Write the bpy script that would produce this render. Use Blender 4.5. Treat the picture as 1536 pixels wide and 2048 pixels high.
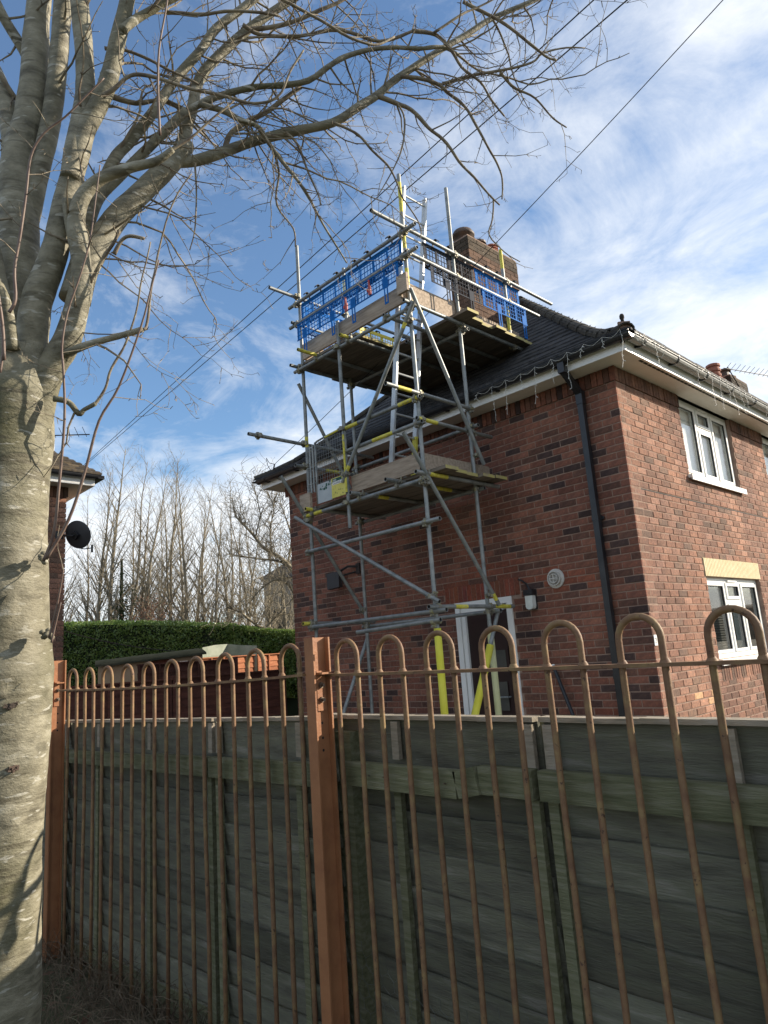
import bpy, math, random
from mathutils import Vector, Matrix, noise as mnoise
random.seed(7)
for o in list(bpy.data.objects): bpy.data.objects.remove(o)
scene = bpy.context.scene
COL = scene.collection

# ------------------------------------------------------------------ camera (solved from the brick coursing)
CAM = Vector((3.4136, -7.0464, 1.6))
AR = Vector((0.68505, 0.72501, -0.07112)); AU = Vector((0.19549, -0.08891, 0.97667)); AF = Vector((-0.70177, 0.68297, 0.20264))
FPX = 1397.09
cd = bpy.data.cameras.new('camera'); cam = bpy.data.objects.new('camera', cd); COL.objects.link(cam)
cam.matrix_world = Matrix(((AR.x, AU.x, -AF.x, CAM.x), (AR.y, AU.y, -AF.y, CAM.y), (AR.z, AU.z, -AF.z, CAM.z), (0, 0, 0, 1)))
cd.sensor_fit = 'VERTICAL'; cd.sensor_height = 36.0; cd.sensor_width = 27.0; cd.lens = FPX / 2048 * 36.0
cd.clip_start = 0.05; cd.clip_end = 3000
scene.camera = cam

# ------------------------------------------------------------------ sun and sky
SUN_EL = math.radians(22.0); SUN_AZ = math.radians(57.0)          # azimuth from +X towards +Y
SDIR = Vector((math.cos(SUN_AZ) * math.cos(SUN_EL), math.sin(SUN_AZ) * math.cos(SUN_EL), math.sin(SUN_EL)))
sd = bpy.data.lights.new('sun', 'SUN'); sd.energy = 5.0; sd.angle = math.radians(0.53); sd.color = (1.0, 0.88, 0.72)
sun = bpy.data.objects.new('sun', sd); COL.objects.link(sun)
sun.rotation_euler = SDIR.to_track_quat('Z', 'Y').to_euler(); sun.location = (10, 10, 20)
world = bpy.data.worlds.new('World'); scene.world = world; world.use_nodes = True
wn = world.node_tree.nodes; wl = world.node_tree.links; wn.clear()
def WN(t, **kw):
    n = wn.new(t)
    for k, v in kw.items(): setattr(n, k, v)
    return n
wo = WN('ShaderNodeOutputWorld'); bg = WN('ShaderNodeBackground'); bg.inputs[1].default_value = 0.115
sky = WN('ShaderNodeTexSky'); sky.sky_type = 'NISHITA'; sky.sun_disc = False
sky.sun_elevation = SUN_EL; sky.sun_rotation = math.pi / 2 - SUN_AZ; sky.air_density = 1.0; sky.dust_density = 0.3; sky.ozone_density = 2.4; sky.altitude = 50
tc = WN('ShaderNodeTexCoord'); sep = WN('ShaderNodeSeparateXYZ'); wl.new(tc.outputs['Generated'], sep.inputs[0])
def wmath(op, a, b=None):
    m = WN('ShaderNodeMath', operation=op)
    for i, v in enumerate((a, b)):
        if v is None: continue
        if isinstance(v, (int, float)): m.inputs[i].default_value = v
        else: wl.new(v, m.inputs[i])
    return m.outputs[0]
zz = wmath('ADD', wmath('MAXIMUM', sep.outputs[2], 0.0), 0.22)
comb = WN('ShaderNodeCombineXYZ'); wl.new(wmath('DIVIDE', sep.outputs[0], zz), comb.inputs[0]); wl.new(wmath('DIVIDE', sep.outputs[1], zz), comb.inputs[1])
mp = WN('ShaderNodeMapping'); mp.inputs['Rotation'].default_value = (0, 0, 0.9); mp.inputs['Scale'].default_value = (1.0, 1.15, 1.0); mp.inputs['Location'].default_value = (4.4, 5.5, 0.0)
wl.new(comb.outputs[0], mp.inputs[0])
def wnoise(scale, detail, rough, dist, vec=None):
    n = WN('ShaderNodeTexNoise'); n.inputs['Scale'].default_value = scale; n.inputs['Detail'].default_value = detail
    n.inputs['Roughness'].default_value = rough; n.inputs['Distortion'].default_value = dist
    wl.new(vec or mp.outputs[0], n.inputs['Vector']); return n.outputs['Fac']
n1 = wnoise(0.75, 9, 0.58, 0.35); n2 = wnoise(3.4, 9, 0.66, 0.6)
cl = wmath('ADD', wmath('MULTIPLY', n1, 0.66), wmath('MULTIPLY', n2, 0.34)); cl = wmath('ADD', cl, wmath('MULTIPLY', wmath('MAXIMUM', wmath('SUBTRACT', 0.42, sep.outputs[2]), 0.0), 0.33))
ramp = WN('ShaderNodeValToRGB'); ramp.color_ramp.elements[0].position = 0.437; ramp.color_ramp.elements[0].color = (0.05, 0.05, 0.05, 1)
ramp.color_ramp.elements[1].position = 0.60; ramp.color_ramp.elements[1].color = (0.88, 0.88, 0.88, 1)
wl.new(cl, ramp.inputs[0])
mixw = WN('ShaderNodeMixRGB'); wl.new(ramp.outputs[0], mixw.inputs[0]); hsv = WN('ShaderNodeHueSaturation'); hsv.inputs['Saturation'].default_value = 1.16; wl.new(sky.outputs[0], hsv.inputs['Color']); wl.new(hsv.outputs[0], mixw.inputs[1]); mixw.inputs[2].default_value = (5.6, 5.75, 5.9, 1)
wl.new(mixw.outputs[0], bg.inputs[0]); wl.new(bg.outputs[0], wo.inputs[0])
vs = scene.view_settings; vs.view_transform = 'Standard'; vs.look = 'None'; vs.gamma = 1.0; vs.use_curve_mapping = False; vs.exposure = 0.80
scene.render.engine = 'CYCLES'

# ------------------------------------------------------------------ pixel helpers (photo 1536 x 2048)
def ray(x, y): return AF + AR * ((x - 768) / FPX) + AU * ((1024 - y) / FPX)
def hit(x, y, ax, v):
    d = ray(x, y); return CAM + d * ((v - CAM[ax]) / d[ax])
def at(x, y, depth): return CAM + ray(x, y) * depth
def proj(p):
    d = Vector(p) - CAM; z = d.dot(AF); return (768 + FPX * d.dot(AR) / z, 1024 - FPX * d.dot(AU) / z, z)

# ------------------------------------------------------------------ mesh helpers
class MB:
    def __init__(s): s.v = []; s.f = []; s.m = []; s.c = []; s.cur = (1, 1, 1)
    def add(s, vs_, fs, mi=0):
        b = len(s.v); s.v.extend(vs_)
        for f in fs: s.f.append(tuple(i + b for i in f)); s.m.append(mi); s.c.append(s.cur)
    def box(s, a, b, mi=0):
        x0, y0, z0 = a; x1, y1, z1 = b
        x0, x1 = min(x0, x1), max(x0, x1); y0, y1 = min(y0, y1), max(y0, y1); z0, z1 = min(z0, z1), max(z0, z1)
        s.add([(x0, y0, z0), (x1, y0, z0), (x1, y1, z0), (x0, y1, z0), (x0, y0, z1), (x1, y0, z1), (x1, y1, z1), (x0, y1, z1)],
              [(3, 2, 1, 0), (4, 5, 6, 7), (0, 1, 5, 4), (1, 2, 6, 5), (2, 3, 7, 6), (3, 0, 4, 7)], mi)
    def obox(s, c, ux, uy, uz, hx, hy, hz, mi=0):
        c = Vector(c); ux = Vector(ux).normalized() * hx; uy = Vector(uy).normalized() * hy; uz = Vector(uz).normalized() * hz
        P = [c + ux * a + uy * b + uz * d for d in (-1, 1) for a, b in ((-1, -1), (1, -1), (1, 1), (-1, 1))]
        F = [(3, 2, 1, 0), (4, 5, 6, 7), (0, 1, 5, 4), (1, 2, 6, 5), (2, 3, 7, 6), (3, 0, 4, 7)]
        if ux.cross(uy).dot(uz) < 0: F = [tuple(reversed(f)) for f in F]
        s.add([tuple(p) for p in P], F, mi)
    def beam(s, a, b, w, h, up=(0, 0, 1), mi=0):
        a = Vector(a); b = Vector(b); d = (b - a); L = d.length; d.normalize()
        sd_ = d.cross(Vector(up)); sd_ = sd_.normalized() if sd_.length > 1e-6 else d.orthogonal().normalized()
        s.obox((a + b) / 2, d, sd_, sd_.cross(d), L / 2, w / 2, h / 2, mi)
    def tube(s, pts, rad, n=8, caps=True, mi=0, mids=None):
        pts = [Vector(p) for p in pts]
        if not hasattr(rad, '__len__'): rad = [rad] * len(pts)
        k = len(pts); ref = None; base = len(s.v)
        for i, p in enumerate(pts):
            d = (pts[min(i + 1, k - 1)] - pts[max(i - 1, 0)])
            if d.length < 1e-9: d = Vector((0, 0, 1))
            d.normalize()
            if ref is None: ref = d.orthogonal().normalized()
            ref = ref - d * ref.dot(d)
            ref = ref.normalized() if ref.length > 1e-6 else d.orthogonal().normalized()
            bi = d.cross(ref)
            for j in range(n):
                a = 2 * math.pi * j / n; q = p + (ref * math.cos(a) + bi * math.sin(a)) * rad[i]; s.v.append((q.x, q.y, q.z))
        for i in range(k - 1):
            m_ = mids[i] if mids else mi
            for j in range(n):
                j2 = (j + 1) % n
                s.f.append((base + i * n + j, base + i * n + j2, base + (i + 1) * n + j2, base + (i + 1) * n + j)); s.m.append(m_); s.c.append(s.cur)
        if caps and n > 3:
            s.f.append(tuple(base + j for j in reversed(range(n)))); s.m.append(mids[0] if mids else mi); s.c.append(s.cur)
            s.f.append(tuple(base + (k - 1) * n + j for j in range(n))); s.m.append(mids[-1] if mids else mi); s.c.append(s.cur)
    def lathe(s, c, axis, prof, n=16, mi=0):
        c = Vector(c); ax = Vector(axis).normalized(); e = ax.orthogonal().normalized(); g = ax.cross(e); base = len(s.v); k = len(prof)
        for r, h in prof:
            for j in range(n):
                a = 2 * math.pi * j / n; q = c + ax * h + (e * math.cos(a) + g * math.sin(a)) * max(r, 1e-4); s.v.append((q.x, q.y, q.z))
        for i in range(k - 1):
            for j in range(n):
                j2 = (j + 1) % n; s.f.append((base + i * n + j, base + i * n + j2, base + (i + 1) * n + j2, base + (i + 1) * n + j)); s.m.append(mi); s.c.append(s.cur)
    def build(s, name, mats, parent=None, smooth=False, color=False):
        o0 = org(parent) if parent else Vector((0, 0, 0))
        me = bpy.data.meshes.new(name)
        me.from_pydata([(v[0] - o0.x, v[1] - o0.y, v[2] - o0.z) for v in s.v] if parent else s.v, [], s.f)
        if not isinstance(mats, (list, tuple)): mats = [mats]
        for m in mats: me.materials.append(m)
        if len(mats) > 1: me.polygons.foreach_set('material_index', s.m)
        if smooth: me.polygons.foreach_set('use_smooth', [True] * len(s.f))
        if color:
            ca = me.color_attributes.new('tone', 'FLOAT_COLOR', 'CORNER'); buf = []
            for f, c in zip(s.f, s.c): buf.extend((c[0], c[1], c[2], 1.0) * len(f))
            ca.data.foreach_set('color', buf)
        o = bpy.data.objects.new(name, me); COL.objects.link(o)
        if parent: o.parent = parent
        return o
ORG = {}
def org(o):
    while o.parent: o = o.parent
    return ORG.get(o.name, Vector((0, 0, 0)))
def tag(o, label=None, cat=None, group=None, kind=None):
    if label: o['label'] = label
    if cat: o['category'] = cat
    if group: o['group'] = group
    if kind: o['kind'] = kind
    return o
def thing(name, label, cat, loc, group=None):
    o = bpy.data.objects.new(name, None); COL.objects.link(o); o.location = loc; o.empty_display_size = 0.2
    ORG[o.name] = Vector(loc); return tag(o, label, cat, group)
def place(name, me, parent, loc, rot=None):
    o = bpy.data.objects.new(name, me); COL.objects.link(o); o.parent = parent; o.location = Vector(loc) - org(parent)
    if rot is not None: o.rotation_euler = rot
    return o
def smoothpath(pts, sub=4):
    P = [Vector(p) for p in pts]
    if len(P) < 3: return P
    out = []
    for i in range(len(P) - 1):
        p0 = P[max(i - 1, 0)]; p1 = P[i]; p2 = P[i + 1]; p3 = P[min(i + 2, len(P) - 1)]
        for k in range(sub):
            t = k / sub; out.append(0.5 * ((2 * p1) + (p2 - p0) * t + (2 * p0 - 5 * p1 + 4 * p2 - p3) * t * t + (3 * p1 - p0 - 3 * p2 + p3) * t ** 3))
    out.append(P[-1]); return out

# ------------------------------------------------------------------ materials
def mat(name, col=(0.5, 0.5, 0.5), rough=0.7, metal=0.0, var=None, vscale=5.0, vdetail=6, bump=0.0, bscale=30.0, src=None, stretch=None, spec=0.4, spots=None, coat=0.0, objvar=0.0, trans=0.0, dirt=0.0):
    m = bpy.data.materials.new(name); m.use_nodes = True; nt = m.node_tree; N = nt.nodes; L = nt.links
    b = N['Principled BSDF']; b.inputs['Roughness'].default_value = rough; b.inputs['Metallic'].default_value = metal
    b.inputs['Specular IOR Level'].default_value = spec
    if coat: b.inputs['Coat Weight'].default_value = coat
    t = N.new('ShaderNodeTexCoord'); vec = t.outputs['Object']
    if stretch:
        mpn = N.new('ShaderNodeMapping'); mpn.inputs['Scale'].default_value = stretch; L.new(vec, mpn.inputs[0]); vec = mpn.outputs[0]
    cur = None
    if src == 'attr':
        a = N.new('ShaderNodeAttribute'); a.attribute_name = 'tone'; cur = a.outputs['Color']
    elif src == 'obj':
        a = N.new('ShaderNodeObjectInfo'); cur = a.outputs['Color']
    def nz(scale, detail=6, rg=0.6):
        n = N.new('ShaderNodeTexNoise'); n.inputs['Scale'].default_value = scale; n.inputs['Detail'].default_value = detail; n.inputs['Roughness'].default_value = rg
        L.new(vec, n.inputs['Vector']); return n.outputs['Fac']
    if var is not None:
        r = N.new('ShaderNodeValToRGB'); e = r.color_ramp.elements; cols = [col] + (var if isinstance(var, list) else [var])
        e[0].position = 0.32; e[0].color = (*cols[0], 1); e[1].position = 0.68; e[1].color = (*cols[-1], 1)
        for i, c in enumerate(cols[1:-1]):
            q = e.new(0.32 + 0.36 * (i + 1) / (len(cols) - 1)); q.color = (*c, 1)
        L.new(nz(vscale, vdetail), r.inputs[0]); base = r.outputs[0]
        if cur is not None:
            mx = N.new('ShaderNodeMixRGB'); mx.blend_type = 'MULTIPLY'; mx.inputs[0].default_value = 1.0; L.new(cur, mx.inputs[1]); L.new(base, mx.inputs[2]); cur = mx.outputs[0]
        else: cur = base
    if spots:
        sc, th, c2 = spots; r2 = N.new('ShaderNodeValToRGB'); r2.color_ramp.elements[0].position = th; r2.color_ramp.elements[1].position = min(th + 0.05, 1.0); L.new(nz(sc, 3), r2.inputs[0])
        mx = N.new('ShaderNodeMixRGB'); L.new(r2.outputs[0], mx.inputs[0])
        if cur is not None: L.new(cur, mx.inputs[1])
        else: mx.inputs[1].default_value = (*col, 1)
        mx.inputs[2].default_value = (*c2, 1); cur = mx.outputs[0]
    if dirt:
        gp = N.new('ShaderNodeNewGeometry'); mq = N.new('ShaderNodeMapping'); mq.inputs['Scale'].default_value = (1, 1, .55); L.new(gp.outputs['Position'], mq.inputs[0]); dn = N.new('ShaderNodeTexNoise'); dn.inputs['Scale'].default_value = 1.5; dn.inputs['Detail'].default_value = 8; L.new(mq.outputs[0], dn.inputs['Vector']); dr_ = N.new('ShaderNodeValToRGB'); dr_.color_ramp.elements[0].position = .36; dr_.color_ramp.elements[0].color = (1 - dirt, 1 - dirt, 1 - dirt * .9, 1); dr_.color_ramp.elements[1].position = .64; dr_.color_ramp.elements[1].color = (1.12, 1.08, 1.02, 1); L.new(dn.outputs['Fac'], dr_.inputs[0]); dx = N.new('ShaderNodeMixRGB'); dx.blend_type = 'MULTIPLY'; dx.inputs[0].default_value = 1; L.new(cur, dx.inputs[1]); L.new(dr_.outputs[0], dx.inputs[2]); cur = dx.outputs[0]
    if objvar:
        oi = N.new('ShaderNodeObjectInfo'); hs = N.new('ShaderNodeHueSaturation'); mm = N.new('ShaderNodeMath'); mm.operation = 'MULTIPLY_ADD'; L.new(oi.outputs['Random'], mm.inputs[0]); mm.inputs[1].default_value = 2 * objvar; mm.inputs[2].default_value = 1 - objvar
        L.new(mm.outputs[0], hs.inputs['Value'])
        if cur is not None: L.new(cur, hs.inputs['Color'])
        else: hs.inputs['Color'].default_value = (*col, 1)
        cur = hs.outputs[0]
    if cur is not None: L.new(cur, b.inputs['Base Color'])
    else: b.inputs['Base Color'].default_value = (*col, 1)
    if bump:
        bp = N.new('ShaderNodeBump'); bp.inputs['Strength'].default_value = bump; bp.inputs['Distance'].default_value = 0.01; L.new(nz(bscale, 8, 0.65), bp.inputs['Height']); L.new(bp.outputs[0], b.inputs['Normal'])
    if trans:
        b.inputs['Transmission Weight'].default_value = trans
    return m
def glass_mat(name, tint=(0.97, 0.98, 0.975)):
    m = bpy.data.materials.new(name); m.use_nodes = True; nt = m.node_tree; N = nt.nodes; L = nt.links; N.clear()
    o = N.new('ShaderNodeOutputMaterial'); mx = N.new('ShaderNodeMixShader'); tr = N.new('ShaderNodeBsdfTransparent'); gl = N.new('ShaderNodeBsdfGlossy'); fr = N.new('ShaderNodeFresnel')
    lw = N.new('ShaderNodeLayerWeight'); lw.inputs[0].default_value = 0.5; pw = N.new('ShaderNodeMath'); pw.operation = 'POWER'; pw.inputs[1].default_value = 4.0; ma = N.new('ShaderNodeMath'); ma.operation = 'MULTIPLY_ADD'; ma.inputs[1].default_value = 0.9; ma.inputs[2].default_value = 0.05
    L.new(lw.outputs['Facing'], pw.inputs[0]); L.new(pw.outputs[0], ma.inputs[0]); N.remove(fr)
    tr.inputs[0].default_value = (*tint, 1); gl.inputs['Roughness'].default_value = 0.01
    L.new(ma.outputs[0], mx.inputs[0]); L.new(tr.outputs[0], mx.inputs[1]); L.new(gl.outputs[0], mx.inputs[2]); L.new(mx.outputs[0], o.inputs[0]); return m
M = {}
M['brick_a'] = mat('brick_courses', (0.72, 0.72, 0.72), 0.88, src='attr', var=[(1.0, 1.0, 1.0), (1.35, 1.25, 1.15)], vscale=30, bump=0.9, bscale=90, spec=0.2, dirt=.30)
M['brick_o'] = mat('brick_single', (0.72, 0.72, 0.72), 0.88, src='obj', var=[(1.0, 1.0, 1.0), (1.35, 1.25, 1.15)], vscale=30, bump=0.9, bscale=90, spec=0.2, dirt=.30)
M['mortar'] = mat('mortar', (0.235, 0.155, 0.12), 0.95, var=(0.37, 0.27, 0.215), vscale=9, bump=0.6, bscale=150, spec=0.1)
M['upvc'] = mat('white_plastic', (0.78, 0.78, 0.75), 0.35, var=(0.84, 0.84, 0.82), vscale=3)
M['soffit'] = mat('soffit_board', (0.66, 0.62, 0.56), 0.5, var=(0.76, 0.72, 0.66), vscale=2.0)
M['black'] = mat('black_plastic', (0.012, 0.013, 0.016), 0.32, var=(0.03, 0.031, 0.034), vscale=6, bump=0.1, bscale=40)
M['tile'] = mat('roof_tile', (0.55, 0.55, 0.55), 0.8, src='attr', var=[(1, 1, 1), (1.6, 1.5, 1.35)], vscale=14, bump=0.5, bscale=60, spec=0.3)
M['hip'] = mat('hip_tile', (0.028, 0.025, 0.022), 0.9, var=[(0.045, 0.04, 0.032), (0.07, 0.062, 0.045)], vscale=16, bump=0.8, bscale=50, objvar=0.25)
M['gutter_grey'] = mat('sunlit_gutter', (0.27, 0.27, 0.26), 0.4, var=(0.36, 0.36, 0.34), vscale=3)  # black gutter lightened in base colour for its sunlit sheen
M['lead'] = mat('roof_under', (0.03, 0.03, 0.033), 0.9)
M['glass'] = glass_mat('window_glass')
M['blind'] = mat('white_blind', (0.80, 0.80, 0.76), 0.8, var=(0.88, 0.88, 0.85), vscale=4)
M['room'] = mat('room_dark', (0.05, 0.05, 0.045), 0.9, var=(0.10, 0.095, 0.08), vscale=2)
M['net'] = mat('net_curtain', (0.20, 0.22, 0.20), 0.9, var=(0.34, 0.36, 0.33), vscale=6, stretch=(1, 6, 0.6))
M['lintel'] = mat('yellow_lintel', (0.58, 0.49, 0.29), 0.85, var=(0.66, 0.58, 0.38), vscale=12, bump=0.3, bscale=80)
M['door'] = mat('dark_door', (0.020, 0.010, 0.010), 0.35, var=(0.032, 0.015, 0.014), vscale=3)
M['galv'] = mat('galvanised_tube', (0.15, 0.165, 0.165), 0.5, 0.35, var=[(0.24, 0.255, 0.25), (0.31, 0.315, 0.30)], vscale=9, stretch=(1, 1, 1), bump=0.15, bscale=60, spots=(26, 0.70, (0.14, 0.12, 0.10)), objvar=0.12)
M['yellow'] = mat('yellow_paint', (0.42, 0.38, 0.06), 0.6, var=[(0.62, 0.55, 0.07), (0.68, 0.62, 0.14)], vscale=14, bump=0.2, bscale=50, spots=(18, 0.63, (0.30, 0.30, 0.25)))
M['foam'] = mat('yellow_foam_sleeve', (0.60, 0.55, 0.04), 0.8, var=(0.66, 0.62, 0.09), vscale=7, bump=0.2, bscale=90)
M['palefoam'] = mat('faded_foam_sleeve', (0.52, 0.52, 0.26), 0.8, var=(0.60, 0.60, 0.36), vscale=7)
M['coupler'] = mat('coupler_steel', (0.16, 0.15, 0.12), 0.6, 0.5, var=[(0.26, 0.25, 0.22), (0.36, 0.33, 0.16)], vscale=22, bump=0.3, bscale=90)
M['inner'] = mat('tube_inside', (0.02, 0.02, 0.02), 0.9)
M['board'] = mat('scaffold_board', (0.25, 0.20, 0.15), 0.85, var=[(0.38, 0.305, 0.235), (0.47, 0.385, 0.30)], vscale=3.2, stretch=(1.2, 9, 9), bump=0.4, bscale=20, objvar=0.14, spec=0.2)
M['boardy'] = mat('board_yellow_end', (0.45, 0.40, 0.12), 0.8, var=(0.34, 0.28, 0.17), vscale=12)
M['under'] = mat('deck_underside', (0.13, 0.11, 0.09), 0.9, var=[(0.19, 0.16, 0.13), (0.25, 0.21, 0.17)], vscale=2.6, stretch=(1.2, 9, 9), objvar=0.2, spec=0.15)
M['blue'] = mat('blue_guard', (0.008, 0.11, 0.38), 0.7, var=(0.012, 0.14, 0.45), vscale=8, spec=0.08)
M['grey_guard'] = mat('grey_guard', (0.02, 0.024, 0.034), 0.75, var=(0.05, 0.056, 0.07), vscale=1.1, spec=0.12)
M['yguard'] = mat('yellow_guard', (0.62, 0.52, 0.05), 0.5, var=(0.5, 0.42, 0.05), vscale=5)
M['red'] = mat('red_clip', (0.40, 0.06, 0.05), 0.5)
M['chim'] = M['brick_a']
M['pot'] = mat('terracotta_pot', (0.26, 0.09, 0.055), 0.8, var=(0.36, 0.15, 0.10), vscale=12, bump=0.3)
M['cowl'] = mat('dark_cowl', (0.055, 0.04, 0.03), 0.6, var=(0.11, 0.07, 0.05), vscale=7)
M['railing'] = mat('brown_railing', (0.155, 0.083, 0.048), 0.6, var=[(0.20, 0.117, 0.062), (0.25, 0.172, 0.078)], vscale=17, bump=0.25, bscale=60, objvar=0.10, spec=0.3, spots=(55, 0.64, (0.08, 0.045, 0.03)))
M['post'] = mat('orange_brown_post', (0.235, 0.10, 0.048), 0.5, var=[(0.31, 0.138, 0.062), (0.35, 0.16, 0.073)], vscale=7, bump=0.2, bscale=70, spots=(42, 0.735, (0.16, 0.08, 0.05)))
M['bolt'] = mat('rusty_bolt', (0.10, 0.07, 0.05), 0.6, 0.6, var=(0.25, 0.2, 0.15), vscale=40)
M['fence'] = mat('weathered_fence_board', (0.098, 0.098, 0.076), 0.92, var=[(0.15, 0.147, 0.116), (0.175, 0.178, 0.13), (0.25, 0.24, 0.20)], vscale=3.0, vdetail=11, stretch=(1.0, 5, 7), bump=0.7, bscale=24, objvar=0.3, spec=0.15, spots=(9, 0.71, (0.30, 0.28, 0.24)))
M['fencerail'] = mat('greenish_fence_rail', (0.115, 0.122, 0.068), 0.9, var=[(0.175, 0.178, 0.105), (0.24, 0.235, 0.165)], vscale=4.5, vdetail=8, stretch=(1.0, 8, 13), bump=0.7, bscale=16, objvar=0.15, spec=0.15)
M['fencecap'] = mat('fence_capping', (0.20, 0.18, 0.135), 0.9, var=[(0.30, 0.26, 0.20), (0.36, 0.32, 0.26)], vscale=7, stretch=(1, 6, 6), bump=0.5, bscale=30, objvar=0.1)
M['wire'] = mat('netting_wire', (0.16, 0.17, 0.16), 0.5, 0.5)
M['bark'] = None
M['twig'] = mat('twig_bark', (0.125, 0.098, 0.075), 0.75, var=[(0.21, 0.175, 0.125), (0.30, 0.26, 0.18)], vscale=24, bump=0.3, bscale=80)
M['shoot'] = mat('shoot_bark', (0.13, 0.085, 0.07), 0.55, var=(0.21, 0.155, 0.125), vscale=20)
M['fartree'] = mat('far_bark', (0.14, 0.118, 0.082), 0.9, var=[(0.215, 0.185, 0.132), (0.285, 0.255, 0.19)], vscale=2.5)
M['leaf'] = mat('hedge_leaf', (0.08, 0.145, 0.034), 0.28, var=[(0.155, 0.24, 0.055), (0.25, 0.31, 0.09)], vscale=7, spec=0.5)
M['ivy'] = mat('ivy_leaf', (0.02, 0.04, 0.012), 0.4, var=(0.05, 0.075, 0.02), vscale=9)
M['dryleaf'] = mat('dry_leaf', (0.13, 0.075, 0.05), 0.8, var=(0.19, 0.115, 0.08), vscale=9)
M['hedgecore'] = mat('hedge_core', (0.012, 0.02, 0.007), 0.95)
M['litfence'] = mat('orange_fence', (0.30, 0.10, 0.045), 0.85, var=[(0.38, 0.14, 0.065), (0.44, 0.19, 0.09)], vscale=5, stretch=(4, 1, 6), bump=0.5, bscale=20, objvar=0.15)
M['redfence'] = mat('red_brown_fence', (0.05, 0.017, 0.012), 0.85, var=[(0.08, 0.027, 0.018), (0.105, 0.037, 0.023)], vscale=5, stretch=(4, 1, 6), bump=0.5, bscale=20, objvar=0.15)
M['roofsheet'] = mat('dark_roof_sheet', (0.02, 0.023, 0.015), 0.95, var=(0.035, 0.037, 0.026), vscale=4, bump=0.4, bscale=6, spec=0.05)
M['tarp'] = mat('green_tarpaulin', (0.16, 0.19, 0.135), 0.6, var=[(0.24, 0.27, 0.20), (0.30, 0.32, 0.25)], vscale=3, bump=0.5, bscale=6)
M['shed'] = mat('shed_wood', (0.15, 0.10, 0.065), 0.9, var=(0.24, 0.17, 0.11), vscale=5)
M['shedpale'] = mat('shed_cloth', (0.25, 0.22, 0.16), 0.9, var=(0.32, 0.28, 0.21), vscale=2, bump=0.6, bscale=5)
M['render'] = mat('grey_render', (0.20, 0.19, 0.17), 0.9, var=(0.27, 0.26, 0.24), vscale=4)
M['grass'] = mat('dead_grass', (0.07, 0.05, 0.034), 0.9, var=[(0.12, 0.09, 0.06), (0.19, 0.155, 0.105)], vscale=9)
M['ground'] = mat('ground_soil', (0.035, 0.045, 0.018), 0.95, var=[(0.055, 0.06, 0.028), (0.075, 0.06, 0.04)], vscale=1.3, vdetail=10, bump=0.8, bscale=9)
M['path'] = mat('paving', (0.22, 0.21, 0.19), 0.9, var=(0.30, 0.29, 0.27), vscale=4, bump=0.3)
M['dish'] = mat('dark_dish', (0.035, 0.035, 0.04), 0.5, var=(0.055, 0.055, 0.06), vscale=4)
M['cable'] = mat('black_cable', (0.012, 0.012, 0.014), 0.6)
M['lights'] = mat('white_light_string', (0.62, 0.62, 0.58), 0.5)
M['flue'] = mat('grey_flue', (0.45, 0.43, 0.40), 0.6, var=(0.58, 0.56, 0.52), vscale=18)
M['frost'] = mat('frosted_lamp_glass', (0.55, 0.58, 0.55), 0.45, var=(0.68, 0.70, 0.66), vscale=9)
M['alu'] = mat('ladder_alloy', (0.42, 0.44, 0.45), 0.4, 0.5, var=(0.52, 0.54, 0.54), vscale=6)
M['greenpaint'] = mat('green_flaked_paint', (0.02, 0.085, 0.06), 0.7)
M['grey_sheet'] = mat('grey_metal_sheet', (0.36, 0.40, 0.42), 0.6, var=(0.46, 0.50, 0.51), vscale=8, spots=(12, 0.70, (0.20, 0.2, 0.2)))
M['yellow_sheet'] = mat('yellow_speckled_sheet', (0.62, 0.55, 0.10), 0.65, var=(0.70, 0.63, 0.18), vscale=8, spots=(30, 0.60, (0.16, 0.14, 0.08)))
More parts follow.
